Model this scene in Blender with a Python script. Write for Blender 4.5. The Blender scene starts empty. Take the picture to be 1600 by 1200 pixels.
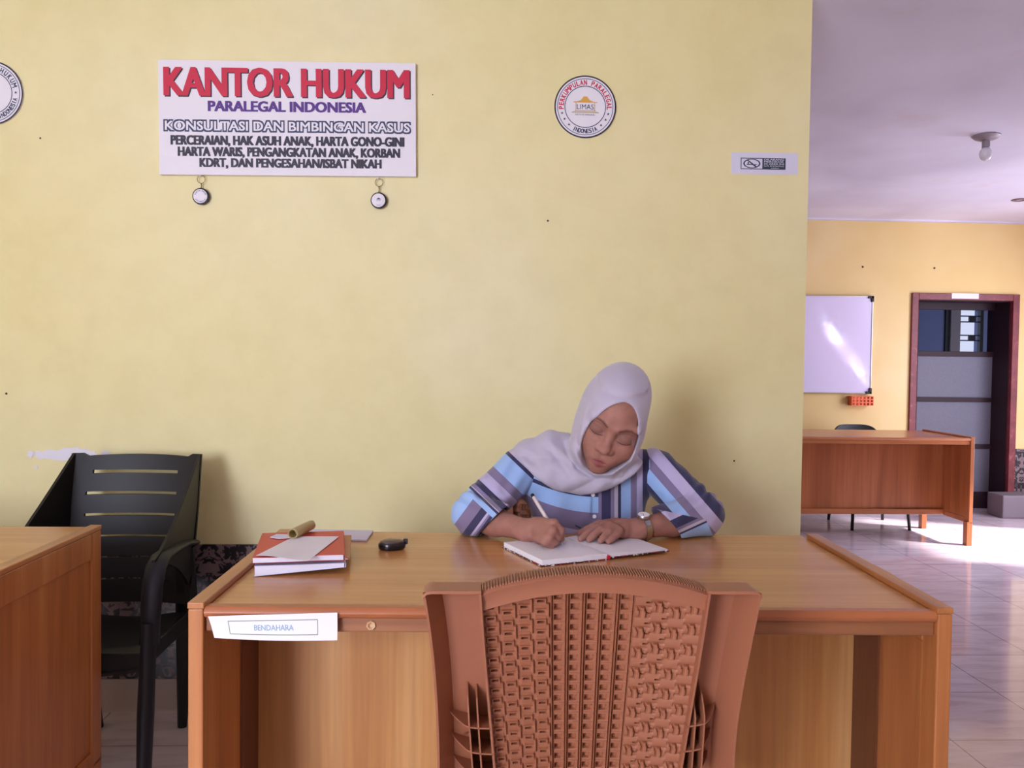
import bpy, math, random
import numpy as np
from mathutils import Vector, Matrix

random.seed(7)
S = bpy.context.scene
COL = S.collection
PI = math.pi

# ------------------------------------------------------------------ camera
F_PX = 1341.0
EYE = np.array([0.0, 0.0, 1.23])
YAW, PITCH, ROLL = 0.0438, 0.0305, 0.0128


def cam_axes():
    cy, sy, cp, sp = math.cos(YAW), math.sin(YAW), math.cos(PITCH), math.sin(PITCH)
    f = np.array([sy * cp, cy * cp, -sp])
    r = np.array([cy, -sy, 0.0])
    u = np.cross(r, f)
    c, s = math.cos(ROLL), math.sin(ROLL)
    return f, c * r + s * u, -s * r + c * u


CF, CR, CU = cam_axes()
cam_data = bpy.data.cameras.new('camera')
cam_data.sensor_width = 36.0
cam_data.lens = F_PX / 1600.0 * 36.0
cam_data.clip_start = 0.02
cam = bpy.data.objects.new('camera', cam_data)
COL.objects.link(cam)
M4 = Matrix.Identity(4)
for i in range(3):
    M4[i][0], M4[i][1], M4[i][2], M4[i][3] = CR[i], CU[i], -CF[i], EYE[i]
cam.matrix_world = M4
S.camera = cam

# ------------------------------------------------------------------ world, lights, exposure
S.view_settings.view_transform = 'Standard'
S.view_settings.look = 'None'
S.view_settings.gamma = 1.0
S.view_settings.use_curve_mapping = False
S.view_settings.exposure = 0.22
S.cycles.max_bounces = 10
S.cycles.diffuse_bounces = 6
S.cycles.glossy_bounces = 5
S.cycles.sample_clamp_indirect = 6.0

world = bpy.data.worlds.new('sky')
S.world = world
world.use_nodes = True
bg = world.node_tree.nodes['Background']
bg.inputs[0].default_value = (0.78, 0.82, 1.0, 1)
bg.inputs[1].default_value = 0.8


def area(name, loc, target, sx, sy, power, color, spread=PI):
    l = bpy.data.lights.new(name, 'AREA')
    l.shape = 'RECTANGLE'
    l.size, l.size_y, l.energy, l.color, l.spread = sx, sy, power, color, spread
    o = bpy.data.objects.new(name, l)
    COL.objects.link(o)
    o.location = loc
    o.rotation_euler = (Vector(target) - Vector(loc)).to_track_quat('-Z', 'Y').to_euler()
    return o


DAY = (0.75, 0.80, 1.0)
# daylight entering by the entrance behind the photographer, by the window on the left and by the far side door
area('entrance_daylight', (-1.85, -2.12, 1.50), (.4, 2.4, 1.10), 1.0, 1.5, 125, DAY)
area('side_door_daylight', (4.93, 5.10, 1.15), (3.0, 5.60, 0.1), 1.6, 2.0, 80, (0.76, 0.78, 1.0))

# low sun through the open side door onto the far floor
sun_l = bpy.data.lights.new('sun', 'SUN')
sun_l.energy, sun_l.angle, sun_l.color = 10.0, math.radians(4.0), (1.0, .96, .98)
sun = bpy.data.objects.new('sun', sun_l)
COL.objects.link(sun)
sun.rotation_euler = Vector((-1.0, .42, -1.0)).to_track_quat('-Z', 'Y').to_euler()
# narrow lamp added to draw the streak of light on the whiteboard
sl = area('added_streak_lamp', (4.85, 4.75, 1.50), (2.98, 6.82, 1.33), 0.03, 0.60, 0.27, (0.95, 0.93, 1.0), math.radians(2.0))
_z = (Vector((4.85, 4.75, 1.50)) - Vector((2.98, 6.82, 1.33))).normalized()
_y = Vector((-.45, 0, .55)); _y = (_y - _z * _y.dot(_z)).normalized(); _x = _y.cross(_z)
sl.rotation_euler = Matrix((_x, _y, _z)).transposed().to_euler()

# ------------------------------------------------------------------ helpers


def ray(px, py):
    d = CF + CR * (px - 800.0) / F_PX + CU * (600.0 - py) / F_PX
    return d


def at(px, py, Y):
    d = ray(px, py)
    return EYE + d * (Y / d[1])


def on(px, py, Z):
    d = ray(px, py)
    return EYE + d * ((Z - EYE[2]) / d[2])


def srgb(r, g, b):
    def c(v):
        v /= 255.0
        return v / 12.92 if v <= 0.04045 else ((v + 0.055) / 1.055) ** 2.4
    return (c(r), c(g), c(b), 1.0)


class MB:
    """collects geometry for ONE mesh object"""

    def __init__(s):
        s.v, s.f, s.m = [], [], []

    def add(s, verts, faces, mi=0):
        o = len(s.v)
        s.v += [tuple(map(float, p)) for p in verts]
        s.f += [tuple(o + i for i in f) for f in faces]
        s.m += [mi] * len(faces)
        return s

    def box(s, a, b, mi=0):
        x0, y0, z0 = a
        x1, y1, z1 = b
        v = [(x0, y0, z0), (x1, y0, z0), (x1, y1, z0), (x0, y1, z0), (x0, y0, z1), (x1, y0, z1), (x1, y1, z1), (x0, y1, z1)]
        return s.hexa(v, mi)

    def hexa(s, v, mi=0):
        return s.add(v, [(0, 3, 2, 1), (4, 5, 6, 7), (0, 1, 5, 4), (1, 2, 6, 5), (2, 3, 7, 6), (3, 0, 4, 7)], mi)

    def prism(s, poly, off, mi=0):
        n = len(poly)
        off = np.array(off, float)
        a = [np.array(p, float) for p in poly]
        v = a + [p + off for p in a]
        f = [tuple(range(n - 1, -1, -1)), tuple(range(n, 2 * n))]
        f += [(i, (i + 1) % n, n + (i + 1) % n, n + i) for i in range(n)]
        return s.add(v, f, mi)

    def tube(s, path, rad, seg=12, mi=0, caps=True, closed=False):
        P = [np.array(p, float) for p in path]
        n = len(P)
        R = [rad] * n if np.isscalar(rad) else list(rad)
        up = None
        rings = []
        for i in range(n):
            if closed:
                t = P[(i + 1) % n] - P[i - 1]
            else:
                t = P[min(i + 1, n - 1)] - P[max(i - 1, 0)]
            t /= (np.linalg.norm(t) + 1e-12)
            if up is None:
                up = np.array([0, 0, 1.0]) if abs(t[2]) < 0.9 else np.array([1.0, 0, 0])
            a = np.cross(up, t)
            a /= np.linalg.norm(a)
            b = np.cross(t, a)
            up = b
            r = R[i]
            ra, rb = (r, r) if np.isscalar(r) else r
            rings.append([P[i] + a * ra * math.cos(2 * PI * k / seg) + b * rb * math.sin(2 * PI * k / seg) for k in range(seg)])
        v = [p for ring in rings for p in ring]
        f = []
        m = n if closed else n - 1
        for i in range(m):
            j = (i + 1) % n
            for k in range(seg):
                f.append((i * seg + k, i * seg + (k + 1) % seg, j * seg + (k + 1) % seg, j * seg + k))
        if caps and not closed:
            f.append(tuple(range(seg - 1, -1, -1)))
            f.append(tuple((n - 1) * seg + k for k in range(seg)))
        return s.add(v, f, mi)

    def lathe(s, prof, origin, axis=(0, 0, 1), seg=32, mi=0):
        ax = np.array(axis, float)
        ax /= np.linalg.norm(ax)
        h = np.array([1.0, 0, 0]) if abs(ax[0]) < 0.9 else np.array([0, 1.0, 0])
        a = np.cross(ax, h)
        a /= np.linalg.norm(a)
        b = np.cross(ax, a)
        o = np.array(origin, float)
        v, f = [], []
        for (r, h) in prof:
            r = max(r, 1e-5)
            for k in range(seg):
                t = 2 * PI * k / seg
                v.append(o + ax * h + (a * math.cos(t) + b * math.sin(t)) * r)
        for i in range(len(prof) - 1):
            for k in range(seg):
                f.append((i * seg + k, i * seg + (k + 1) % seg, (i + 1) * seg + (k + 1) % seg, (i + 1) * seg + k))
        f.append(tuple(range(seg - 1, -1, -1)))
        f.append(tuple((len(prof) - 1) * seg + k for k in range(seg)))
        return s.add(v, f, mi)

    def shell(s, P, N, thick, mask=None, mi=0):
        """grid of points (n,m,3) with unit normals, made solid; mask (n-1,m-1) False leaves a hole"""
        n, m = P.shape[:2]
        if mask is None:
            mask = np.ones((n - 1, m - 1), bool)
        Q = P - N * thick
        v = list(P.reshape(-1, 3)) + list(Q.reshape(-1, 3))
        o = n * m
        f = []
        I = lambda i, j: i * m + j
        for i in range(n - 1):
            for j in range(m - 1):
                if not mask[i, j]:
                    continue
                a, b, c, d = I(i, j), I(i + 1, j), I(i + 1, j + 1), I(i, j + 1)
                f.append((a, b, c, d))
                f.append((o + d, o + c, o + b, o + a))
                if i == 0 or not mask[i - 1, j]:
                    f.append((a, d, o + d, o + a))
                if i == n - 2 or not mask[i + 1, j]:
                    f.append((c, b, o + b, o + c))
                if j == 0 or not mask[i, j - 1]:
                    f.append((b, a, o + a, o + b))
                if j == m - 2 or not mask[i, j + 1]:
                    f.append((d, c, o + c, o + d))
        return s.add(v, f, mi)

    def build(s, name, mats, parent=None, local=False, smooth=False, bevel=0.0, angle=35):
        me = bpy.data.meshes.new(name)
        off = np.zeros(3)
        if parent is not None and not local:
            p = parent
            while p is not None:
                off += np.array(p.location)
                p = p.parent
        v = np.array(s.v) - off
        me.from_pydata([tuple(p) for p in v], [], s.f)
        me.validate()
        o = bpy.data.objects.new(name, me)
        for m in (mats if isinstance(mats, (list, tuple)) else [mats]):
            me.materials.append(m)
        if len(me.polygons) == len(s.m) and max(s.m) > 0:
            me.polygons.foreach_set('material_index', s.m)
        COL.objects.link(o)
        if parent is not None:
            o.parent = parent
        if bevel > 0:
            md = o.modifiers.new('bevel', 'BEVEL')
            md.width, md.segments, md.limit_method, md.angle_limit = bevel, 2, 'ANGLE', math.radians(40)
        if smooth:
            me.polygons.foreach_set('use_smooth', [True] * len(me.polygons))
            if smooth == 'auto':
                me.set_sharp_from_angle(angle=math.radians(angle))
        return o


def thing(name, label, cat, loc=(0, 0, 0), rz=0.0, group=None):
    o = bpy.data.objects.new(name, None)
    COL.objects.link(o)
    o.location = tuple(map(float, loc))
    o.rotation_euler = (0, 0, rz)
    return tag(o, label, cat, group)


def tag(o, label, cat, group=None):
    o['label'] = label
    o['category'] = cat
    if group:
        o['group'] = group
    return o


def struct(o):
    o['kind'] = 'structure'
    return o


def copy_tree(o, parent=None):
    c = o.copy()
    COL.objects.link(c)
    if parent is not None:
        c.parent = parent
    for ch in list(o.children):
        copy_tree(ch, c)
    return c


# ------------------------------------------------------------------ materials


def mat(name, col, rough=0.5, spec=0.5, metal=0.0, **kw):
    m = bpy.data.materials.new(name)
    m.use_nodes = True
    b = m.node_tree.nodes['Principled BSDF']
    b.inputs['Base Color'].default_value = col
    b.inputs['Roughness'].default_value = rough
    b.inputs['Specular IOR Level'].default_value = spec
    b.inputs['Metallic'].default_value = metal
    for k, v in kw.items():
        b.inputs[k].default_value = v
    return m


def nt(m):
    return m.node_tree.nodes, m.node_tree.links, m.node_tree.nodes['Principled BSDF']


def coords(m, scale=(1, 1, 1), loc=(0, 0, 0)):
    N, L, b = nt(m)
    tc = N.new('ShaderNodeTexCoord')
    mp = N.new('ShaderNodeMapping')
    mp.inputs['Scale'].default_value = scale
    mp.inputs['Location'].default_value = loc
    L.new(tc.outputs['Object'], mp.inputs['Vector'])
    return mp.outputs['Vector']


def noise(m, vec, scale, detail=3, rough=0.5, dist=0.0):
    N, L, b = nt(m)
    n = N.new('ShaderNodeTexNoise')
    n.inputs['Scale'].default_value = scale
    n.inputs['Detail'].default_value = detail
    n.inputs['Roughness'].default_value = rough
    n.inputs['Distortion'].default_value = dist
    L.new(vec, n.inputs['Vector'])
    return n.outputs['Fac']


def ramp(m, fac, stops, interp='LINEAR'):
    N, L, b = nt(m)
    r = N.new('ShaderNodeValToRGB')
    r.color_ramp.interpolation = interp
    el = r.color_ramp.elements
    el[0].position, el[0].color = stops[0][0], stops[0][1]
    el[1].position, el[1].color = stops[1][0], stops[1][1]
    for p, c in stops[2:]:
        e = el.new(p)
        e.color = c
    L.new(fac, r.inputs['Fac'])
    return r.outputs['Color']


def mix(m, fac, a, b2, mode='MIX'):
    N, L, b = nt(m)
    x = N.new('ShaderNodeMix')
    x.data_type = 'RGBA'
    x.blend_type = mode
    for sock, v in ((x.inputs[0], fac), (x.inputs[6], a), (x.inputs[7], b2)):
        if hasattr(v, 'links'):
            L.new(v, sock)
        else:
            sock.default_value = v
    return x.outputs[2]


def math_node(m, op, a, b2=0.0, c=None, clamp=False):
    N, L, b = nt(m)
    x = N.new('ShaderNodeMath')
    x.operation = op
    x.use_clamp = clamp
    for i, v in enumerate((a, b2) if c is None else (a, b2, c)):
        if hasattr(v, 'links'):
            L.new(v, x.inputs[i])
        else:
            x.inputs[i].default_value = v
    return x.outputs[0]


def bump(m, h, strength=0.2, dist=0.01):
    N, L, b = nt(m)
    x = N.new('ShaderNodeBump')
    x.inputs['Strength'].default_value = strength
    x.inputs['Distance'].default_value = dist
    L.new(h, x.inputs['Height'])
    L.new(x.outputs[0], b.inputs['Normal'])


def setcol(m, c):
    N, L, b = nt(m)
    L.new(c, b.inputs['Base Color'])


def attr(m, name):
    N, L, b = nt(m)
    a = N.new('ShaderNodeAttribute')
    a.attribute_name = name
    return a.outputs['Fac']


def wood(name, dark, mid, light, grain, rough=0.3, seed=0.0, freq=1.0):
    """varnished timber; grain = axis the fibres run along"""
    m = mat(name, mid, rough, 0.5)
    sc = [9.0 * freq] * 3
    sc['xyz'.index(grain)] = 0.8 * freq
    v = coords(m, sc, (seed, seed * 1.7, seed * 0.6))
    n1 = noise(m, v, 1.0, 4, 0.55, 0.6)
    sc2 = [70.0] * 3
    sc2['xyz'.index(grain)] = 2.0
    v2 = coords(m, sc2, (seed, 0, 0))
    n2 = noise(m, v2, 1.0, 3, 0.6, 0.2)
    c = ramp(m, n1, [(0.28, dark), (0.5, mid), (0.72, light)])
    f = ramp(m, n2, [(0.3, (0.80, 0.78, 0.76, 1)), (0.65, (1, 1, 1, 1))])
    setcol(m, mix(m, 0.8, c, f, 'MULTIPLY'))
    bump(m, n2, 0.05, 0.002)
    return m


M = {}
# painted plaster: mustard cream, with worn and patched areas
m = mat('cream_wall_paint', srgb(232, 214, 158), 0.55, 0.3)
v = coords(m)
n1 = noise(m, v, 1.1, 3, 0.5)
n2 = noise(m, v, 9.0, 4, 0.6)
c = ramp(m, n1, [(0.3, srgb(235, 224, 163)), (0.55, srgb(239, 229, 175)), (0.75, srgb(242, 233, 188))])
setcol(m, mix(m, 0.10, c, ramp(m, n2, [(0.35, srgb(200, 180, 130)), (0.6, srgb(245, 232, 190))])))
bump(m, noise(m, v, 60, 3), 0.06, 0.004)
M['wall'] = m
m = mat('ochre_wall_paint', srgb(232, 196, 120), 0.55, 0.3)
v = coords(m)
n1 = noise(m, v, 1.3, 3)
setcol(m, ramp(m, n1, [(0.3, srgb(220, 190, 124)), (0.55, srgb(226, 198, 138)), (0.75, srgb(230, 206, 152))]))
M['wall_far'] = m
m = mat('white_ceiling_paint', srgb(216, 206, 214), 0.6, 0.3)
v = coords(m)
n1 = noise(m, v, 0.9, 3, 0.5, 0.4)
n2 = noise(m, v, 2.2, 4, 0.6)
c = ramp(m, n1, [(0.3, srgb(198, 192, 206)), (0.6, srgb(220, 216, 230))])
setcol(m, mix(m, ramp(m, n2, [(0.62, (0, 0, 0, 1)), (0.8, (0.5, 0.5, 0.5, 1))]), c, srgb(205, 186, 182)))
M['ceiling'] = m
# polished floor tile, 40 cm
m = mat('polished_floor_tile', srgb(205, 190, 196), 0.12, 0.5)
N, L, b = nt(m)
v = coords(m, (1, 1, 1), (0.03, 0.10, 0))
br = N.new('ShaderNodeTexBrick')
br.offset = 0.0
br.inputs['Scale'].default_value = 1.0
br.inputs['Brick Width'].default_value = 0.4
br.inputs['Row Height'].default_value = 0.4
br.inputs['Mortar Size'].default_value = 0.0022
br.inputs['Mortar Smooth'].default_value = 0.1
br.inputs['Color1'].default_value = (1, 1, 1, 1)
br.inputs['Color2'].default_value = (0.94, 0.93, 0.93, 1)
br.inputs['Mortar'].default_value = (0.42, 0.36, 0.36, 1)
L.new(v, br.inputs['Vector'])
vv = coords(m, (2.0, 9.0, 2.0))
nz = noise(m, vv, 1.5, 4, 0.6, 1.2)
c = ramp(m, nz, [(0.3, srgb(196, 178, 186)), (0.5, srgb(212, 197, 204)), (0.7, srgb(222, 210, 216))])
setcol(m, mix(m, 1.0, c, br.outputs['Color'], 'MULTIPLY'))
L.new(ramp(m, nz, [(0.3, (0.06,) * 3 + (1,)), (0.7, (0.12,) * 3 + (1,))]), b.inputs['Roughness'])
bump(m, br.outputs['Fac'], -0.1, 0.002)
M['floor'] = m
# dark damask wall tiles: mirrored scrollwork
m = mat('damask_wall_tile', srgb(40, 34, 40), 0.3, 0.5)
N, L, b = nt(m)
tc = N.new('ShaderNodeTexCoord')
sx = N.new('ShaderNodeSeparateXYZ')
L.new(tc.outputs['Object'], sx.inputs[0])
px_ = math_node(m, 'PINGPONG', sx.outputs[0], 0.10)
pz_ = math_node(m, 'ADD', sx.outputs[2], math_node(m, 'MULTIPLY', math_node(m, 'FLOOR', math_node(m, 'DIVIDE', sx.outputs[0], 0.2)), 0.137))
cb = N.new('ShaderNodeCombineXYZ')
L.new(px_, cb.inputs[0])
L.new(pz_, cb.inputs[2])
w = noise(m, cb.outputs[0], 16, 2, 0.5, 2.6)
w2 = noise(m, cb.outputs[0], 45, 2, 0.5, 1.5)
w = math_node(m, 'ADD', w, math_node(m, 'MULTIPLY', w2, 0.35))
setcol(m, ramp(m, w, [(0.0, srgb(30, 25, 32)), (0.665, srgb(30, 25, 32)), (0.69, srgb(122, 104, 108)), (1.0, srgb(130, 112, 114))]))
M['damask'] = m
M['baseboard'] = mat('cream_baseboard_tile', srgb(196, 182, 180), 0.25)

W_MID, W_D, W_L = srgb(204, 142, 82), srgb(168, 102, 52), srgb(218, 164, 104)
M['wood_x'] = wood('pine_tabletop', srgb(184, 122, 68), W_MID, W_L, 'x', 0.24, 0.0)
M['wood_z'] = wood('pine_upright_panel', srgb(180, 118, 62), srgb(208, 150, 88), srgb(222, 172, 114), 'z', 0.34, 3.1, 0.7)
M['wood_side'] = wood('pine_side_board', srgb(160, 92, 48), srgb(190, 120, 66), srgb(206, 142, 84), 'z', 0.38, 5.3)
M['wood_dark'] = wood('dark_pine_strip', srgb(88, 48, 28), srgb(112, 64, 38), srgb(134, 80, 48), 'z', 0.4, 8.3)
M['wood_edge'] = wood('edge_moulding_wood', srgb(150, 84, 46), srgb(184, 110, 66), srgb(200, 132, 86), 'x', 0.3, 1.3)
M['wood_apron'] = wood('apron_wood', srgb(122, 72, 42), srgb(150, 94, 58), srgb(172, 116, 76), 'x', 0.45, 2.3)
M['wood_edge_y'] = wood('side_cap_wood', srgb(160, 96, 52), srgb(190, 124, 74), srgb(206, 144, 92), 'y', 0.3, 6.3)
M['red_wood_x'] = wood('teak_tabletop', srgb(156, 90, 54), srgb(180, 110, 68), srgb(196, 128, 82), 'x', 0.24, 4.1)
M['red_wood_z'] = wood('teak_panel', srgb(150, 84, 46), srgb(176, 104, 60), srgb(192, 120, 74), 'z', 0.36, 7.1, 0.7)

m = mat('brown_plastic', srgb(157, 99, 71), 0.42, 0.4)
v = coords(m)
bump(m, noise(m, v, 220, 2), 0.05, 0.001)
M['brown'] = m
M['black_plastic'] = mat('black_plastic', srgb(25, 23, 25), 0.5, 0.4)
M['dark_blue_plastic'] = mat('dark_navy_plastic', srgb(26, 26, 34), 0.5, 0.4)
M['black_metal'] = mat('black_metal', srgb(24, 22, 26), 0.4, 0.5)
M['steel'] = mat('brushed_steel', srgb(200, 200, 205), 0.28, 0.5, 1.0)
M['brass'] = mat('aged_brass', srgb(150, 132, 92), 0.35, 0.5, 0.9)
M['paper'] = mat('white_paper', srgb(236, 232, 238), 0.7, 0.3)
M['paper2'] = mat('bluish_paper', srgb(222, 220, 240), 0.7, 0.3)
M['board_white'] = mat('white_sign_board', srgb(238, 234, 242), 0.5, 0.3)
M['whiteboard'] = mat('glossy_whiteboard', srgb(216, 206, 232), 0.16, 0.5)
M['ink_red'] = mat('crimson_ink', srgb(206, 30, 66), 0.5)
M['ink_dark'] = mat('near_black_ink', srgb(44, 36, 56), 0.5)
M['ink_violet'] = mat('violet_ink', srgb(88, 44, 136), 0.5)
M['ink_blue'] = mat('navy_ink', srgb(52, 60, 98), 0.5)
M['ink_gold'] = mat('gold_ink', srgb(226, 172, 78), 0.5)
M['ink_tan'] = mat('tan_ink', srgb(196, 172, 130), 0.5)
M['ink_teal'] = mat('faded_teal_ink', srgb(140, 176, 196), 0.6)
M['ink_green'] = mat('dark_slate_ink', srgb(44, 58, 74), 0.5)
M['red_cover'] = mat('red_card_cover', srgb(206, 62, 54), 0.45)
M['orange_cover'] = mat('tan_card_cover', srgb(206, 142, 96), 0.5)
M['pages'] = mat('page_edges', srgb(226, 224, 240), 0.7)
M['tan_paper'] = mat('khaki_paper', srgb(198, 180, 128), 0.65)
M['orange_plastic'] = mat('orange_plastic', srgb(232, 108, 60), 0.4)
M['door_red'] = mat('maroon_door_paint', srgb(104, 30, 36), 0.45)
m = M['door_red']
v = coords(m)
setcol(m, ramp(m, noise(m, v, 14, 5, 0.7, 0.4), [(0.3, srgb(96, 26, 32)), (0.6, srgb(122, 44, 48)), (0.74, srgb(150, 96, 96))]))
M['door_dark'] = mat('dark_door_paint', srgb(42, 22, 28), 0.55, 0.3)
m = mat('frosted_glass', srgb(176, 180, 204), 0.6, 0.5)
setcol(m, ramp(m, noise(m, coords(m), 160, 2), [(0.35, srgb(98, 97, 110)), (0.65, srgb(106, 105, 118))]))
M['frosted'] = m
m = mat('clear_glass', (0.9, 0.93, 1.0, 1), 0.02, 0.5)
m.node_tree.nodes['Principled BSDF'].inputs['Transmission Weight'].default_value = 1.0
m.node_tree.nodes['Principled BSDF'].inputs['IOR'].default_value = 1.02
M['glass'] = m
M['blue_wall'] = mat('blue_grey_plaster', srgb(120, 132, 172), 0.7)
M['bulb'] = mat('milky_bulb_glass', srgb(226, 222, 232), 0.15, 0.5)
M['fixture'] = mat('grey_fixture', srgb(150, 138, 146), 0.4)
M['stone'] = mat('grey_stone_block', srgb(120, 108, 114), 0.6)
M['putty'] = mat('white_wall_putty', srgb(232, 228, 236), 0.6)
M['dark_dot'] = mat('dark_nail_hole', srgb(70, 52, 40), 0.8)

# ------------------------------------------------------------------ lettering


def text_geo(s, width=None, height=None, bold=0.0, shear=0.0, res=3):
    cu = bpy.data.curves.new('tmp_text', 'FONT')
    cu.body = s
    cu.size = 1.0
    cu.offset = bold
    cu.shear = shear
    cu.resolution_u = res
    o = bpy.data.objects.new('tmp_text', cu)
    COL.objects.link(o)
    dg = bpy.context.evaluated_depsgraph_get()
    me = bpy.data.meshes.new_from_object(o.evaluated_get(dg))
    v = np.array([tuple(p.co) for p in me.vertices])[:, :2] if len(me.vertices) else np.zeros((0, 2))
    f = [tuple(p.vertices) for p in me.polygons]
    bpy.data.objects.remove(o)
    bpy.data.curves.remove(cu)
    bpy.data.meshes.remove(me)
    if len(v) == 0:
        return v, f
    lo, hi = v.min(0), v.max(0)
    if width:
        k = width / (hi[0] - lo[0])
        kh = height / (hi[1] - lo[1]) if height else k
        v = (v - (lo + hi) / 2) * np.array([k, kh])
    return v, f


class Plane2:
    """a flat face in space: 2-D artwork (x right, y up, metres) laid on it"""

    def __init__(s, o, r, u):
        s.o, s.r, s.u = (np.array(a, float) for a in (o, r, u))
        s.r /= np.linalg.norm(s.r)
        s.u -= s.r * (s.u @ s.r)
        s.u /= np.linalg.norm(s.u)
        s.n = np.cross(s.r, s.u)

    def p(s, x, y, h=0.0):
        return s.o + s.r * x + s.u * y + s.n * h

    def poly(s, mb, pts, h, mi=0):
        mb.add([s.p(x, y, h) for x, y in pts], [tuple(range(len(pts)))], mi)

    def ring(s, mb, cx, cy, r0, r1, h, seg=64, mi=0, k=1.0):
        v = []
        for i in range(seg):
            t = 2 * PI * i / seg
            for r in (r0, r1):
                v.append(s.p(cx + r * math.cos(t), cy + k * r * math.sin(t), h))
        f = [(2 * i, 2 * i + 1, 2 * ((i + 1) % seg) + 1, 2 * ((i + 1) % seg)) for i in range(seg)]
        mb.add(v, f, mi)

    def text(s, mb, txt, x, y, w, hgt, h, bold=0.0, mi=0, shear=0.0):
        """lettering thickened by `bold` (a share of its height) with offset strokes"""
        bd = bold * hgt
        v, f = text_geo(txt, w - 2 * bd, hgt - .8 * bd, 0.0, shear)
        offs = [(0, 0)] if bold < .03 else [(bd * i / 2, bd * .4 * j) for i in (-2, -1, 0, 1, 2) for j in ((-1, 1) if abs(i) == 2 else (-1, 0, 1))]
        for n_, (dx, dy) in enumerate(offs):
            mb.add([s.p(x + a + dx, y + b + dy, h + n_ * 1.5e-5) for a, b in v], f, mi)

    def arc(s, mb, txt, cx, cy, r, a0, a1, size, h, bold=0.0, mi=0, inward=False):
        n = len(txt)
        for i, ch in enumerate(txt):
            if ch == ' ':
                continue
            t = math.radians(a0 + (a1 - a0) * i / (n - 1))
            v, f = text_geo(ch, size * (0.16 if ch == 'I' else (0.80 if ch == 'M' else 0.60)), size)
            if len(v) == 0:
                continue
            b_ = size * .035
            n0 = len(v)
            v = np.concatenate([v + np.array([dx, dy]) * b_ for dx, dy in ((-1, -1), (1, -1), (-1, 1), (1, 1), (0, 0))])
            f = [tuple(k_ * n0 + q for q in ff) for k_ in range(5) for ff in f]
            hh = [h + 1.5e-5 * (q // n0) for q in range(5 * n0)]
            er = np.array([math.cos(t), math.sin(t)])
            up = -er if inward else er
            ri = np.array([up[1], -up[0]])
            mb.add([s.p(*(np.array([cx, cy]) + er * r + ri * a + up * b), hq) for (a, b), hq in zip(v, hh)], f, mi)

    def star(s, mb, x, y, r, h, mi=0):
        pts = []
        for i in range(10):
            t = PI / 2 + i * PI / 5
            q = r if i % 2 == 0 else r * 0.42
            pts.append((x + q * math.cos(t), y + q * math.sin(t)))
        s.poly(mb, pts, h, mi)


# ------------------------------------------------------------------ room shell
XL, XR, YB, YM, YF = -2.6, 5.0, -2.2, 2.97, 6.85      # left, right, behind the camera, yellow wall, far wall
XE = 1.157                                              # free end of the yellow wall
CZ = lambda y: 2.383 + (YF - y) * 0.035                # the ceiling falls a little towards the far wall

mb = MB()
mb.add([(XL - .2, YB - .2, 0), (XR + .2, YB - .2, 0), (XR + .2, YF + 2.4, 0), (XL - .2, YF + 2.4, 0),
        (XL - .2, YB - .2, -.1), (XR + .2, YB - .2, -.1), (XR + .2, YF + 2.4, -.1), (XL - .2, YF + 2.4, -.1)],
       [(0, 1, 2, 3), (7, 6, 5, 4), (0, 4, 5, 1), (1, 5, 6, 2), (2, 6, 7, 3), (3, 7, 4, 0)])
struct(mb.build('floor', M['floor']))
mb = MB()
a, b = CZ(YB - .2), CZ(YF + .2)
mb.hexa([(XL - .2, YB - .2, a), (XR + .2, YB - .2, a), (XR + .2, YF + .2, b), (XL - .2, YF + .2, b),
         (XL - .2, YB - .2, a + .1), (XR + .2, YB - .2, a + .1), (XR + .2, YF + .2, b + .1), (XL - .2, YF + .2, b + .1)])
struct(mb.build('ceiling', M['ceiling']))


def wall_y(name, x0, x1, y0, y1, m, holes=()):
    """wall along x between y0 and y1 with rectangular openings (xa, xb, za, zb)"""
    mb = MB()
    zt = CZ((y0 + y1) / 2) + .05
    xs = sorted({x0, x1, *[h[0] for h in holes], *[h[1] for h in holes]})
    for xa, xb in zip(xs, xs[1:]):
        hs = [h for h in holes if h[0] <= xa + 1e-6 and h[1] >= xb - 1e-6]
        if not hs:
            mb.box((xa, y0, -.02), (xb, y1, zt))
        else:
            h = hs[0]
            if h[2] > 0:
                mb.box((xa, y0, -.02), (xb, y1, h[2]))
            mb.box((xa, y0, h[3]), (xb, y1, zt))
    return struct(mb.build(name, m))


def wall_x(name, y0, y1, x0, x1, m, holes=()):
    mb = MB()
    zt = lambda y: CZ(y) + .05
    ys = sorted({y0, y1, *[h[0] for h in holes], *[h[1] for h in holes]})
    for ya, yb in zip(ys, ys[1:]):
        hs = [h for h in holes if h[0] <= ya + 1e-6 and h[1] >= yb - 1e-6]
        spans = [(-.02, None)] if not hs else [(-.02, hs[0][2]), (hs[0][3], None)]
        for za, zb in spans:
            if zb is not None and zb <= 0:
                continue
            t0, t1 = (zt(ya), zt(yb)) if zb is None else (zb, zb)
            mb.hexa([(x0, ya, za), (x1, ya, za), (x1, yb, za), (x0, yb, za), (x0, ya, t0), (x1, ya, t0), (x1, yb, t1), (x0, yb, t1)])
    return struct(mb.build(name, m))


wall_center = wall_y('wall_center', XL - .15, XE, YM, YM + .14, M['wall'])
wall_x('wall_left', YB, YF, XL - .15, XL, M['wall'])
wall_x('wall_right', YB, YF, XR, XR + .15, M['wall_far'], [(4.30, 5.90, 0, 2.15)])
wall_y('wall_back', XL, XR, YB - .15, YB, M['wall'], [(-2.40, -1.30, 0, 2.3)])

# far door geometry
FD = dict(xl=at(1424, 460, YF)[0], xr=at(1592, 460, YF)[0], zt=1.80)
FT = .055
wall_y('wall_far', XL, XR, YF, YF + .15, M['wall_far'], [(FD['xl'] + .01, FD['xr'] - .01, 0, FD['zt'] - .01)])

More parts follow.
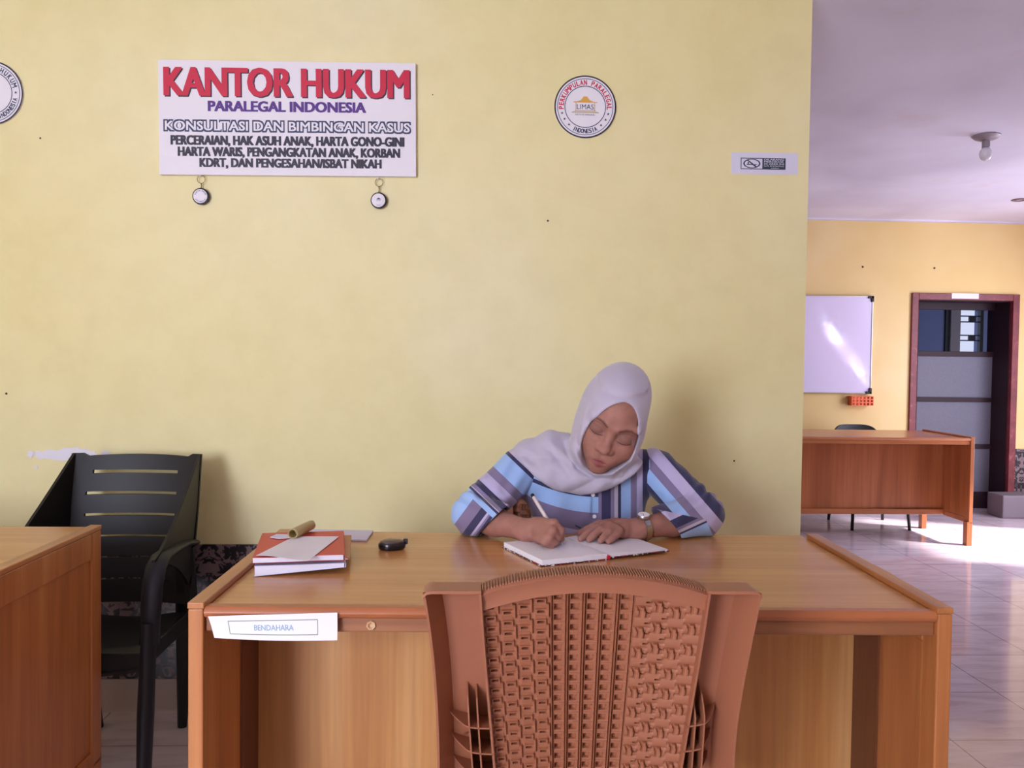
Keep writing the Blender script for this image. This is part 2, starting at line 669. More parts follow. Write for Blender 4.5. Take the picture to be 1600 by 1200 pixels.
# wainscot of dark damask tiles and pale baseboard tiles
mb = MB(); mb.box((XL, YM - .012, .115), (XE - .002, YM + .001, .578)); struct(mb.build('trim_1', M['damask']))
mb = MB()
x = XL
while x < XE - .01:
    mb.box((x + .001, YM - .014, 0.0), (min(x + .398, XE - .002), YM + .001, .114)); x += .4
struct(mb.build('baseboard_center', M['baseboard']))
mb = MB(); mb.box((FD['xr'], YF - .012, .13), (XR, YF + .001, .535)); struct(mb.build('trim_2', M['damask']))
mb = MB(); mb.box((XL, YF - .012, .13), (FD['xl'], YF + .001, .535)); struct(mb.build('trim_3', M['damask']))
mb = MB(); mb.box((FD['xr'] + .002, YF - .014, 0), (XR, YF + .001, .129)); mb.box((XL, YF - .014, 0), (FD['xl'] - .002, YF + .001, .129))
struct(mb.build('baseboard_far', M['baseboard']))
# slim cornice strip where the far wall meets the ceiling
mb = MB(); z = CZ(YF); mb.box((XE - .2, YF - .05, z - .012), (XR, YF + .01, z + .02)); struct(mb.build('trim_4', M['ceiling']))

# entrance and window frames behind the photographer, side door frame on the right
def frame_y(name, x0, x1, z0, z1, y, w, m, mull=()):
    mb = MB()
    mb.box((x0, y - .06, z0), (x0 + w, y + .02, z1)); mb.box((x1 - w, y - .06, z0), (x1, y + .02, z1)); mb.box((x0, y - .06, z1 - w), (x1, y + .02, z1))
    if z0 > 0:
        mb.box((x0, y - .06, z0), (x1, y + .02, z0 + w))
    for xm in mull:
        mb.box((xm - w / 2, y - .05, z0), (xm + w / 2, y + .0, z1))
    return struct(mb.build(name, m))


frame_y('door_2', -2.40, -1.30, 0, 2.3, YB - .03, .06, M['door_red'])
mb = MB()
for ya, yb, za, zb in ((4.30, 4.36, 0, 2.15), (5.84, 5.90, 0, 2.15), (4.30, 5.90, 2.09, 2.15)):
    mb.box((XR - .02, ya, za), (XR + .06, yb, zb))
struct(mb.build('door_3', M['door_red']))

# ---- far door: maroon frame, deep dark jamb, leaf with one clear and three frosted panes
xl, xr, zt = FD['xl'], FD['xr'], FD['zt']
mb = MB()
mb.box((xl, YF - .02, 0), (xl + FT, YF + .16, zt)); mb.box((xr - FT, YF - .02, 0), (xr, YF + .16, zt)); mb.box((xl + FT, YF - .02, zt - FT), (xr - FT, YF + .16, zt))
d1 = struct(mb.build('door_1', M['door_red'], bevel=.004))
yl = YF + .22                                            # the leaf hangs at the back of a thick opening
mb = MB()
mb.box((xr - FT - .006, YF + .02, 0), (xr - .002, yl + .1, zt - .02)); mb.box((xl + .002, YF + .02, 0), (xl + FT - .02, yl + .1, zt - .02))
mb.box((xl, YF + .02, zt - FT - .004), (xr, yl + .1, zt - .004))
mb.build('jamb', M['door_dark'], d1)
pz = lambda py: at(1490, py, yl)[2]
pxx = lambda px: at(px, 620, yl)[0]
lx0, lx1 = pxx(1428), pxx(1583)
rails = [(pz(484), zt - .04), (pz(557), pz(549)), (pz(628), pz(621)), (pz(701), pz(694)), (.005, pz(768))]
mb = MB()
mb.box((lx0 - .03, yl, 0), (pxx(1433), yl + .04, zt - .02)); mb.box((pxx(1554), yl, 0), (lx1 + .02, yl + .04, zt - .02))
for i, (za, zb) in enumerate(rails):
    mb.box((lx0, yl, za), (lx1, yl + .04, zb))
leaf = mb.build('door_leaf', M['door_dark'], d1, bevel=.003)
for i in range(4):
    mb = MB(); mb.box((pxx(1433) - .005, yl + .015, rails[i + 1][1] - .005), (pxx(1554) + .005, yl + .02, rails[i][0] + .005))
    g = mb.build('pane', M['glass'] if i == 0 else M['frosted'], leaf)
    g['label'] = 'clear glass pane' if i == 0 else 'frosted glass pane'
# the little room behind the door with its barred window open to the sky
y2 = YF + 2.2
wx0, wx1, wz0, wz1 = at(1497, 500, y2)[0], at(1531, 500, y2)[0], at(1500, 556, y2)[2], at(1500, 484, y2)[2]
mb = MB()
mb.box((xl - .8, y2, 0), (wx0, y2 + .1, 2.5)); mb.box((wx1, y2, 0), (xr + 2.0, y2 + .1, 2.5)); mb.box((wx0, y2, 0), (wx1, y2 + .1, wz0)); mb.box((wx0, y2, wz1), (wx1, y2 + .1, 2.5))
mb.box((xl - .9, YF + .15, 0), (xl - .8, y2 + .1, 2.5)); mb.box((xr + 2.0, YF + .15, 0), (xr + 2.1, y2 + .1, 2.5)); mb.box((xl - .9, YF + .15, 2.45), (xr + 2.1, y2 + .1, 2.55))
struct(mb.build('wall_behind', M['blue_wall']))
mb = MB()
mb.box((wx0 - .02, y2 - .03, wz0 - .02), (wx0 + .01, y2 + .02, wz1 + .02)); mb.box((wx1 - .01, y2 - .03, wz0 - .02), (wx1 + .025, y2 + .02, wz1 + .02))
mb.box((wx0 - .15, y2 - .03, wz0 - .3), (wx0 - .1, y2 + .0, wz1 + .02))
for py in (494, 503, 524, 532):
    z = at(1510, py, y2)[2]; mb.box((wx0, y2 - .01, z - .006), (wx1, y2 + .01, z + .006))
for pa, pb in ((494, 503), (524, 532)):
    za, zb = at(1510, pb, y2)[2], at(1510, pa, y2)[2]
    xa, xb = at(1514, 500, y2)[0], at(1524, 500, y2)[0]
    mb.box((xa, y2 - .012, za), (xb, y2 + .012, zb))
struct(mb.build('window_1', M['black_metal']))
mb = MB(); mb.box((wx0 - .11, y2 - .06, wz0 - .2), (wx0 - .005, y2 - .002, wz1 + .05)); struct(mb.build('trim_5', mat('grey_window_post', srgb(150, 140, 140), .7)))
mb = MB(); mb.box((XL, YF + .16, -.02), (XL + .1, YF + .2, .05))

# paper over the far door
p0, p1 = at(1488, 458, YF - .03), at(1530, 467, YF - .03)
mb = MB(); mb.box((p0[0], YF - .024, p1[2]), (p1[0], YF - .0215, p0[2])); o = mb.build('paper_notice', M['paper2'])
tag(o, 'small blank white paper strip stuck on top of the maroon door frame', 'paper')
# grey stone block at the foot of the damask wall
p = at(1570, 775, 6.6); q = on(1575, 806, 0)
mb = MB(); mb.box((p[0], 6.62, 0), (p[0] + .55, YF - .016, p[2])); o = mb.build('stone_block', M['stone'], bevel=.01)
tag(o, 'low grey stone block on the floor right of the far door', 'block')

# ---- whiteboard
yb = YF - .03
b0, b1 = at(1364, 463, yb), at(1361, 615, yb)
bx1 = (b0[0] + b1[0]) / 2
bx0, bz0, bz1 = bx1 - 1.2, b1[2], b0[2]
wb = thing('whiteboard', 'white board with black corner clips hanging on the far wall', 'whiteboard', ((bx0 + bx1) / 2, YF, bz0))
mb = MB(); mb.box((bx0 + .006, yb, bz0 + .006), (bx1 - .006, YF - .004, bz1 - .006)); mb.build('writing_surface', M['whiteboard'], wb)
mb = MB()
for a, b in (((bx0, bz0), (bx1, bz0 + .008)), ((bx0, bz1 - .008), (bx1, bz1)), ((bx0, bz0), (bx0 + .008, bz1)), ((bx1 - .008, bz0), (bx1, bz1))):
    mb.box((a[0], yb - .006, a[1]), (b[0], YF - .003, b[1]))
mb.build('board_frame', M['steel'], wb, bevel=.002)
for sx_, sz_ in ((0, 0), (0, 1), (1, 0), (1, 1)):
    X = bx1 if sx_ else bx0; Z = bz1 if sz_ else bz0
    dx, dz = (-1 if sx_ else 1), (-1 if sz_ else 1)
    mb = MB()
    for (ax, az) in (((.045, .018)), ((.018, .045))):
        x0, x1 = sorted((X - dx * .003, X + dx * ax)); z0, z1 = sorted((Z - dz * .003, Z + dz * az))
        mb.box((x0, yb - .012, z0), (x1, YF - .002, z1))
    mb.build('corner_clip', M['black_plastic'], wb, bevel=.003)
# orange perforated tray fixed below the board
p0, p1 = at(1331, 619, YF - .07), at(1365, 634, YF - .07)
mb = MB()
w_, h_ = p1[0] - p0[0], p0[2] - p1[2]
nx, nz = 6, 3
xs = [p0[0]]; zs = [p1[2]]
for i in range(nx):
    c0 = p0[0] + w_ * (i + .5) / nx; xs += [c0 - w_ * .045, c0 + w_ * .045]
for i in range(nz):
    c0 = p1[2] + h_ * (i + .5) / nz; zs += [c0 - h_ * .1, c0 + h_ * .1]
xs.append(p1[0]); zs.append(p0[2])
P = np.array([[(x, YF - .07, z) for z in zs] for x in xs]); Nn = np.zeros_like(P); Nn[..., 1] = -1
mk = np.ones((len(xs) - 1, len(zs) - 1), bool)
mk[1::2, 1::2] = False
mb.shell(P, Nn, .003, mk)
mb.box((p0[0], YF - .068, p1[2]), (p1[0], YF - .001, p1[2] + .003))
mb.box((p0[0], YF - .068, p1[2]), (p0[0] + .003, YF - .001, p0[2])); mb.box((p1[0] - .003, YF - .068, p1[2]), (p1[0], YF - .001, p0[2]))
mb.box((p0[0], YF - .004, p1[2]), (p1[0], YF - .001, p0[2]))
o = mb.build('marker_tray', M['orange_plastic'], smooth=False)
tag(o, 'small orange perforated plastic tray on the wall under the whiteboard', 'tray')

# ---- ceiling bulb and empty ceiling socket
def ceil_pt(px, py):
    d = ray(px, py)
    # EYE + t d on z = 2.383 + (YF-y)*.035
    t = (CZ(0) - EYE[2]) / (d[2] + .035 * d[1])
    return EYE + d * t
c = ceil_pt(1541, 212)
lamp = thing('ceiling_lamp', 'unlit bare bulb hanging from a grey ceiling rose', 'lamp', c)
k = c[1] / F_PX
mb = MB(); mb.lathe([(k * 21, .004), (k * 21, -k * 1.5), (k * 17, -k * 5), (k * 12, -k * 7), (k * 6, -k * 8)], c, seg=28); mb.build('ceiling_rose', M['fixture'], lamp, smooth='auto')
mb = MB(); mb.lathe([(k * 6, -k * 6), (k * 6, -k * 18), (k * 6.4, -k * 18.5), (k * 5, -k * 20)], c, seg=20); mb.build('bulb_socket', M['fixture'], lamp, smooth='auto')
mb = MB(); mb.lathe([(k * 5, -k * 19), (k * 8.2, -k * 23), (k * 9.6, -k * 28), (k * 9, -k * 33), (k * 6.5, -k * 37.5), (k * 3, -k * 39.6), (.0001, -k * 40)], c, seg=24); mb.build('bulb', M['bulb'], lamp, smooth=True)
c = ceil_pt(1593, 312)
k = c[1] / F_PX
mb = MB(); mb.lathe([(k * 12, .003), (k * 12, -k * 1), (k * 10, -k * 1.6), (k * 7, -k * 1.6), (k * 6, k * .6)], c, seg=24)
o = mb.build('ceiling_socket', mat('rusty_socket', srgb(120, 92, 90), .6), smooth='auto')
tag(o, 'small rusty brown round fitting on the ceiling near the far wall', 'ceiling fitting')

# ------------------------------------------------------------------ things on the yellow wall
YW = YM - .001
# big sign board
tl, tr, br_, bl = at(246, 93.5, YM - .02), at(650, 98, YM - .02), at(649.5, 276.5, YM - .02), at(249.5, 272, YM - .02)
ctr = (tl + tr + br_ + bl) / 4
sr = (tr + br_) / 2 - (tl + bl) / 2
SW = np.linalg.norm(sr); su = (tl + tr) / 2 - (bl + br_) / 2; SH = np.linalg.norm(su)
pl = Plane2(ctr, sr, su)
sign = thing('office_sign', 'long white office sign board with red and black lettering on the yellow wall', 'sign', (ctr[0], YM, ctr[2] - SH / 2))
mb = MB()
q = [pl.p(x, y, 0) for x, y in ((-SW / 2, -SH / 2), (SW / 2, -SH / 2), (SW / 2, SH / 2), (-SW / 2, SH / 2))]
mb.prism(q, (0, .019, 0))
mb.build('board', M['board_white'], sign, bevel=.0015)
# lettering: coordinates measured on the board as fractions (u right, v down)
bx = lambda u: (u - .5) * SW
by = lambda v: (.5 - v) * SH


def sign_line(name, mat_, txt, u0, u1, v0, v1, bold, h=.0006, du=0, dv=0):
    mb = MB()
    pl.text(mb, txt, bx((u0 + u1) / 2) + du, by((v0 + v1) / 2) + dv, (u1 - u0) * SW, (v1 - v0) * SH, h, bold)
    o = mb.build(name, mat_, sign)
    return o


sign_line('letter_shadow', M['ink_dark'], 'KANTOR HUKUM', .022, .978, .062, .318, .05, .0005, .0025, -.0025)
sign_line('lettering', M['ink_red'], 'KANTOR HUKUM', .020, .976, .060, .314, .05, .001)['label'] = 'big red heading'
sign_line('lettering', M['ink_violet'], 'PARALEGAL INDONESIA', .19, .805, .352, .445, .07, .001)['label'] = 'violet line'
sign_line('letter_shadow', M['ink_blue'], 'KONSULTASI DAN BIMBINGAN KASUS', .018, .982, .516, .626, .125, .0005)
sign_line('lettering', M['board_white'], 'KONSULTASI DAN BIMBINGAN KASUS', .024, .976, .530, .612, .035, .001)['label'] = 'white outlined line'
sign_line('lettering', M['ink_dark'], 'PERCERAIAN, HAK ASUH ANAK, HARTA GONO-GINI', .045, .955, .655, .752, .065, .001)['label'] = 'black line'
sign_line('lettering', M['ink_dark'], 'HARTA WARIS, PENGANGKATAN ANAK, KORBAN', .072, .938, .755, .85, .065, .001)['label'] = 'black line'
sign_line('lettering', M['ink_dark'], 'KDRT, DAN PENGESAHAN/ISBAT NIKAH', .155, .865, .852, .945, .065, .001)['label'] = 'black line'


# round seals
def seal(cx, cy, r_px, name, label, top, bottom, stars, red):
    c = at(cx, cy, YM - .006)
    R = r_px * c[1] / F_PX
    pl = Plane2(c, (1, 0, 0), (0, 0, 1))
    t = thing(name, label, 'sign', (c[0], YM, c[2] - R))
    mb = MB(); mb.lathe([(R * .985, -.005), (R, -.004), (R, -.001), (R * .99, 0)], c, (0, -1, 0), 72); mb.build('disc', M['board_white'], t, smooth='auto')
    mb = MB(); pl.ring(mb, 0, 0, R * .955, R * .999, .0006, 96); mb.build('rim', M['ink_dark'], t)
    mb = MB(); pl.ring(mb, 0, 0, R * .885, R * .905, .0006, 96); pl.ring(mb, 0, 0, R * .645, R * .67, .0006, 96); mb.build('ring_line', M['ink_blue'], t)
    mb = MB(); pl.arc(mb, top[0], 0, 0, R * .775, top[1], top[2], R * .15, .0008, .015); mb.build('lettering', M['ink_red'] if red else M['ink_blue'], t)
    mb = MB(); pl.arc(mb, bottom[0], 0, 0, R * .775, bottom[1], bottom[2], R * .135, .0008, .015, inward=True); mb.build('lettering', M['ink_blue'], t)
    for a in stars:
        mb = MB(); pl.star(mb, R * .775 * math.cos(math.radians(a)), R * .775 * math.sin(math.radians(a)), R * .05, .0008); mb.build('star', M['ink_blue'], t)
    return t, pl, R


t, pl2, R = seal(914.5, 167, 48.3, 'round_seal', 'round white seal with red arc lettering and golden house emblem', ('PERKUMPULAN PARALEGAL', 183, -2), ('INDONESIA', 244, 296), (196, 211, 228, 344, 329, 312), True)
mb = MB()
pl2.poly(mb, [(-R * .40, R * .135), (R * .40, R * .135), (R * .36, R * .165), (-R * .36, R * .165)][::1], .0008)
pl2.poly(mb, [(-R * .30, R * .15), (R * .30, R * .15), (R * .14, R * .215), (R * .055, R * .33), (-R * .055, R * .33), (-R * .14, R * .215)], .0009)
mb.build('emblem_roof', M['ink_gold'], t)
mb = MB()
for sgn in (-1, 1):
    pl2.poly(mb, [(sgn * R * .30 - R * .012, -R * .12), (sgn * R * .30 + R * .012, -R * .12), (sgn * R * .30 + R * .012, R * .13), (sgn * R * .30 - R * .012, R * .13)], .0008)
pl2.poly(mb, [(-R * .36, -R * .14), (R * .36, -R * .14), (R * .32, -R * .115), (-R * .32, -R * .115)], .0008)
pl2.poly(mb, [(-R * .46, -R * .19), (R * .46, -R * .19), (R * .40, -R * .155), (-R * .40, -R * .155)], .0008)
mb.build('emblem_base', M['ink_tan'], t)
mb = MB(); pl2.text(mb, 'LIMAS', 0, 0, R * .54, R * .16, .0009, .0); pl2.text(mb, 'INSTITUTE PARALEGAL', 0, -R * .25, R * .64, R * .05, .0009, .02); mb.build('lettering', M['ink_blue'], t)
seal(-14.9, 145, 48.3, 'round_seal', 'round white seal with dark blue arc lettering cut by the left frame edge', ('KANTOR HUKUM', 140, 19), ('INDONESIA', 292, 346), (2, 178), False)


# key rings hanging below the sign
def keyring(cx, cy, r_px, top, label, emblem):
    Y = YM - .012
    c = at(cx, cy, Y); k = Y / F_PX
    pl = Plane2(c, (1, 0, 0), (0, 0, 1))
    t = thing('keyring_pendant', label, 'keyring', (c[0], Y, c[2]), group='pendants under the sign')
    R = r_px * k
    mb = MB(); mb.lathe([(R * .9, .006), (R, .005), (R, -.005), (R * .95, -.007), (R * .86, -.007), (R * .84, -.0055)], c, (0, -1, 0), 40); mb.build('pendant_case', M['black_plastic'], t, smooth='auto')
    mb = MB(); mb.lathe([(R * .84, .004), (R * .84, .0074), (R * .8, .0078)], c + np.array([-.001, 0, 0]), (0, -1, 0), 40); mb.build('pendant_face', M['board_white'], t, smooth='auto')
    mb = MB()
    if emblem:
        pl.poly(mb, [(-R * .3, R * .1), (R * .3, R * .1), (R * .06, R * .3), (-R * .06, R * .3)], .0082)
        pl.text(mb, 'LIMAS', 0, -R * .02, R * .5, R * .14, .0082, .02)
        pl.text(mb, 'INDONESIA', 0, -R * .6, R * .5, R * .1, .0082, .02)
    else:
        pl.arc(mb, 'KANTOR HUKUM', 0, 0, R * .66, 160, 20, R * .15, .0082, .02)
        pl.arc(mb, 'INDONESIA', 0, 0, R * .66, 215, 325, R * .15, .0082, .02, inward=True)
    mb.build('lettering', M['ink_blue'], t)
    # link and split ring, and the hook under the board
    ztop = at(cx, top, Y)[2]
    rr = 6.0 * k
    zc = ztop - rr
    mb = MB(); mb.tube([(c[0], Y, zc - rr), (c[0] + .001, Y, (zc - rr + c[2] + R) / 2), (c[0], Y, c[2] + R)], .0018, 8); mb.build('link', M['brass'], t, smooth=True)
    mb = MB(); mb.tube([(c[0] + rr * math.cos(a), Y, zc + rr * math.sin(a)) for a in np.linspace(0, 2 * PI, 28, endpoint=False)], .0012, 8, closed=True); mb.build('split_ring', M['brass'], t, smooth=True)
    mb = MB(); mb.tube([(c[0] - .006, Y - .004, zc + rr + .004), (c[0] - .004, Y - .002, zc + rr - .002), (c[0], Y, zc + rr)], .0024, 8); mb.build('hook', M['paper'], t, smooth=True)


keyring(314.3, 307, 12.6, 274, 'round pendant with arc lettering only, hanging from the left end of the sign', False)
keyring(592, 313.5, 12.4, 279, 'round pendant with small house emblem, hanging from the right end of the sign', True)

# no-smoking sticker
a, b_, c_, d_ = at(1142.5, 239.5, YW), at(1246.5, 238, YW), at(1246, 272, YW), at(1143, 272.5, YW)
ctr = (a + b_ + c_ + d_) / 4
sr = (b_ + c_) / 2 - (a + d_) / 2; su = (a + b_) / 2 - (d_ + c_) / 2
w_, h_ = np.linalg.norm(sr), np.linalg.norm(su)
pl3 = Plane2(ctr, (1, 0, .008), (0, 0, 1))
t = thing('no_smoking_notice', 'white paper strip with a no smoking pictogram near the wall end', 'notice', (ctr[0], YM, ctr[2] - h_ / 2))
mb = MB(); q = [pl3.p(x, y, .0005) for x, y in ((-w_ / 2, -h_ / 2), (w_ / 2, -h_ / 2), (w_ / 2, h_ / 2), (-w_ / 2, h_ / 2))]; mb.prism(q, (0, .0012, 0)); mb.build('paper_strip', M['paper2'], t)
u_ = w_ / 104.0
mb = MB()
x0, x1, y0, y1 = -37.5 * u_, 33 * u_, -9.2 * u_, 8.3 * u_
xm = -3.5 * u_
for p in (((x0, y0), (xm, y0 + 1.1 * u_)), ((x0, y1 - 1.1 * u_), (xm, y1)), ((x0, y0), (x0 + 1.2 * u_, y1))):
    (xa, ya), (xb, yb_) = p
    pl3.poly(mb, [(xa, ya), (xb, ya), (xb, yb_), (xa, yb_)], .0008)
cx, cy = -20 * u_, -.4 * u_
pl3.ring(mb, cx, cy, 11.2 * u_, 13.4 * u_, .0009, 48, k=.54)
pl3.poly(mb, [(cx - 8.8 * u_, cy + 5.6 * u_), (cx - 6.5 * u_, cy + 6.0 * u_), (cx + 8.8 * u_, cy - 5.0 * u_), (cx + 6.4 * u_, cy - 6.0 * u_)], .0009)
pl3.poly(mb, [(cx - 8 * u_, cy - 2.2 * u_), (cx + 3 * u_, cy - 2.2 * u_), (cx + 3 * u_, cy - .7 * u_), (cx - 8 * u_, cy - .7 * u_)], .0009)
pl3.poly(mb, [(cx - 7 * u_, cy - .2 * u_), (cx - 4 * u_, cy - .2 * u_), (cx - 5 * u_, cy + 2.4 * u_), (cx - 6.4 * u_, cy + 2.4 * u_)], .0009)
pl3.poly(mb, [(cx + 4 * u_, cy - 2.6 * u_), (cx + 8 * u_, cy - 1.6 * u_), (cx + 8 * u_, cy - .6 * u_), (cx + 4 * u_, cy - 1.0 * u_)], .0009)
mb.build('pictogram', M['ink_green'], t)
mb = MB(); pl3.poly(mb, [(xm, y0), (x1, y0), (x1, y1), (xm, y1)], .0008); mb.build('dark_panel', M['ink_green'], t)
mb = MB()
xc = (xm + x1) / 2
pl3.text(mb, 'DILARANG', xc, 6.0 * u_, 31 * u_, 2.7 * u_, .0011, .03)
pl3.text(mb, 'MEROKOK', xc, 2.6 * u_, 31 * u_, 2.5 * u_, .0011, .03)
pl3.text(mb, 'DI AREA INI', xc, -.7 * u_, 31 * u_, 2.3 * u_, .0011, .03)
pl3.text(mb, 'NO SMOKING', xc, -4.0 * u_, 31 * u_, 2.3 * u_, .0011, .02)
pl3.text(mb, 'AREA', xc + 1.5 * u_, -7.2 * u_, 13 * u_, 1.8 * u_, .0011, .02)
mb.build('lettering', M['paper2'], t)

# scraped putty patch and nail holes in the plaster
mb = MB()
rng = random.Random(5)


def blob(px, py, rx, ry):
    c = at(px, py, YM)
    k = YM / F_PX
    n = 22
    pts = []
    for i in range(n):
        t = 2 * PI * i / n
        q = 1 + rng.uniform(-.28, .28)
        pts.append((c[0] + k * rx * q * math.cos(t), YM - .0010 - .0003 * len(mb.v) / 44.0, c[2] + k * ry * q * math.sin(t)))
    mb.prism(pts, (0, .0006 + .0, 0))


for a in ((70, 711, 16, 7), (95, 710, 20, 8), (118, 706, 22, 7), (140, 708, 12, 4), (48, 709, 5, 6), (165, 708, 9, 3.5), (57, 730, 3, 2)):
    blob(*a)
o = mb.build('wall_patch', M['putty']); o['kind'] = 'structure'; o.name = 'trim_6'
mb = MB()
for px, py, r in ((856, 345, 1.6), (10, 615, 1.8), (1147, 720, 1.5), (63, 216, 1.5), (676, 148, 1.0)):
    c = at(px, py, YM); k = YM / F_PX
    mb.lathe([(r * k, .0006), (r * k * .6, .0012)], c, (0, -1, 0), 10)
for px, py in ((1348, 417), (1460, 419)):
    c = at(px, py, YF); k = YF / F_PX
    mb.lathe([(1.6 * k, .001), (1.2 * k, .006)], c, (0, -1, 0), 10)
o = mb.build('trim_7', M['dark_dot']); o['kind'] = 'structure'

# ------------------------------------------------------------------ desks
def desk(label, loc, rz, sc, woods, group='wooden office desks', W=1.4, D=.667):
    top, panel, side, edge, apron, dark, cap = woods
    t = thing('office_desk', label, 'desk', loc, rz, group)
    T, H_ = .028, .78
    L = dict(parent=t, local=True, bevel=.003)
    mb = MB(); mb.box((T, .02, .745), (W - T, D + .035, .768)); mb.build('desktop', top, **L)
    mb = MB()
    pr = [(.022, .750), (.006, .751), (.001, .755), (-.001, .761), (.001, .767), (.006, .7715), (.022, .772)]
    mb.prism([(T + .001, y, z) for y, z in pr], (W - 2 * T - .002, 0, 0)); mb.build('edge_moulding', edge, t, True, smooth='auto')
    mb = MB(); mb.box((T, .010, .724), (W - T, .034, .752)); mb.build('apron', apron, **L)
    mb = MB(); mb.box((T, .355, .20), (W - T, .367, .746)); mb.build('front_panel', panel, **L)
    mb = MB(); mb.box((T, .33, .165), (W - T, .37, .205)); mb.build('bottom_rail', edge, **L)
    for s_ in (0, 1):
        X = lambda x: x if s_ == 0 else W - x
        def bxx(mb, x0, y0, z0, x1, y1, z1):
            a, b = sorted((X(x0), X(x1))); mb.box((a, y0, z0), (b, y1, z1))
        mb = MB()
        bxx(mb, 0, .0, .16, T, .055, H_ - .012); bxx(mb, 0, D - .055, .16, T, D, H_ - .012)
        bxx(mb, 0, .055, .70, T, D - .055, H_ - .012); bxx(mb, 0, .055, .16, T, D - .055, .20)
        bxx(mb, .007, .055, .20, T - .002, D - .055, .70)
        sp = mb.build('side_panel', side, **L)
        mb = MB(); bxx(mb, -.001, -.001, H_ - .012, T + .001, D + .001, H_); mb.build('cap_strip', cap, sp, True, bevel=.002)
        mb = MB(); bxx(mb, T - .004, .235, .20, T + .003, .355, .69); mb.build('inner_dark_strip', dark, sp, True)  # darker strip along the inner face of the side panel
        for y0, y1 in ((0, .05), (D - .05, D)):
            mb = MB(); bxx(mb, 0, y0, 0, T + .012, y1, .17); mb.build('leg', side, **L)
    t.scale = (sc, sc, sc)
    return t


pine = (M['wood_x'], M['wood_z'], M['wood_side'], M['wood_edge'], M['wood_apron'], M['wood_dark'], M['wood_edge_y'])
red = (M['red_wood_x'], M['red_wood_z'], M['red_wood_z'], M['red_wood_x'], M['red_wood_x'], M['red_wood_z'], M['red_wood_x'])
DX, DY, DR = -.5137, 1.5645, -.0241
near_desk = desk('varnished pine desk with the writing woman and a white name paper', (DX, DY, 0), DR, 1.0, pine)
mb = MB()
mb.lathe([(.0095, -.002), (.009, .003), (.0075, .005), (.006, .0045), (.003, .001)], (.330, .010, .737), (.1, -1, .2), 7)
o = mb.build('broken_dowel', mat('broken_light_wood', srgb(206, 168, 128), .6), near_desk, True); o['label'] = 'splintered pale dowel end'
mb = MB()
mb.prism([(1.40, .25, .752), (1.420, .26, .752), (1.428, .29, .752), (1.428, .37, .752), (1.40, .38, .752)], (0, 0, .016)); mb.build('side_shelf', M['wood_edge_y'], near_desk, True, bevel=.004)
c = on(158, 820, .78)
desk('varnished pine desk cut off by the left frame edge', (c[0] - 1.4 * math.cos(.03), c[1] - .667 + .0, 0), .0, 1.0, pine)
c = on(1518.5, 853, 0)
far_desk = desk('reddish wooden desk standing in the far room', (c[0] - 1.4 * .945, c[1] - .0, 0), 0.0, .945, red)
mb = MB()
mb.prism([(-.1, -.001, 0), (.1, -.001, 0), (.1, .12, 0), (-.1, .12, 0)], (0, 0, .001))

# name paper on the near desk: a strip curling at its left end
def dk(x, y, z):
    c, s_ = math.cos(DR), math.sin(DR)
    return np.array([DX + c * x - s_ * y, DY + s_ * x + c * y, z])


ypap = DY - .008
pts = []
Pg = []
nu, nv = 30, 9
tlp, trp, brp, blp = at(326, 962, ypap), at(527.5, 956.5, ypap - .002), at(528, 998, ypap - .002), at(332, 994, ypap)
for i in range(nu + 1):
    u = i / nu
    row = []
    for j in range(nv + 1):
        v_ = j / nv
        p = (tlp * (1 - u) + trp * u) * (1 - v_) + (blp * (1 - u) + brp * u) * v_
        sag = math.sin(PI * u) * .0012
        p = p + np.array([0.012 * v_ * max(0, .25 - u) * 2, -.003 - .010 * (max(0, v_ - .35) ** 1.5) - .004 * max(0, .3 - u), -.003 * math.sin(PI * u) * v_])
        row.append(p)
    Pg.append(row)
Pg = np.array(Pg)
Nn = np.zeros_like(Pg); Nn[..., 1] = -1
t = thing('name_paper', 'white paper strip lettered BENDAHARA taped on the front of the near desk', 'paper', tuple(Pg[15, 9]))
mb = MB(); mb.shell(Pg, Nn, .0006); mb.build('paper_strip', M['paper'], t, smooth='auto')


def onpap(u, v_, h=.0004):
    i, j = u * nu, v_ * nv
    i0, j0 = min(int(i), nu - 1), min(int(j), nv - 1)
    a, b = i - i0, j - j0
    p = Pg[i0, j0] * (1 - a) * (1 - b) + Pg[i0 + 1, j0] * a * (1 - b) + Pg[i0, j0 + 1] * (1 - a) * b + Pg[i0 + 1, j0 + 1] * a * b
    return p + np.array([0, -h, 0])


mb = MB()
def uline(mb, a, b, w=.010, wv=.03):
    n = 24
    v = []
    for i in range(n + 1):
        u = a[0] + (b[0] - a[0]) * i / n; q = a[1] + (b[1] - a[1]) * i / n
        if abs(b[0] - a[0]) > abs(b[1] - a[1]):
            v += [onpap(u, q - wv / 2), onpap(u, q + wv / 2)]
        else:
            v += [onpap(u - w / 3, q), onpap(u + w / 3, q)]
    mb.add(v, [(2 * i, 2 * i + 1, 2 * i + 3, 2 * i + 2) for i in range(n)])
uline(mb, (.145, .24), (.845, .24)); uline(mb, (.145, .79), (.845, .79)); uline(mb, (.145, .24), (.145, .79), .008); uline(mb, (.845, .24), (.845, .79), .008)
mb.build('printed_frame', mat('pale_green_ink', srgb(120, 140, 120), .6), t)
v, f = text_geo('BENDAHARA', 1, 1, .012)
mb = MB(); mb.add([onpap(.50 + x * .31, .52 - y * .22, .0006) for x, y in v], f); mb.build('lettering', M['ink_teal'], t)


# ------------------------------------------------------------------ brown moulded plastic armchair (seen from behind)
LEAN = .233


def back_pt(px, py, off=0.0):
    """point of a pixel on the leaning rear plane of the chair back, `off` metres further in"""
    d = ray(px, py)
    t = (1.22 + .9 * LEAN + off - LEAN * EYE[2]) / (d[1] + LEAN * d[2])
    return EYE + d * t


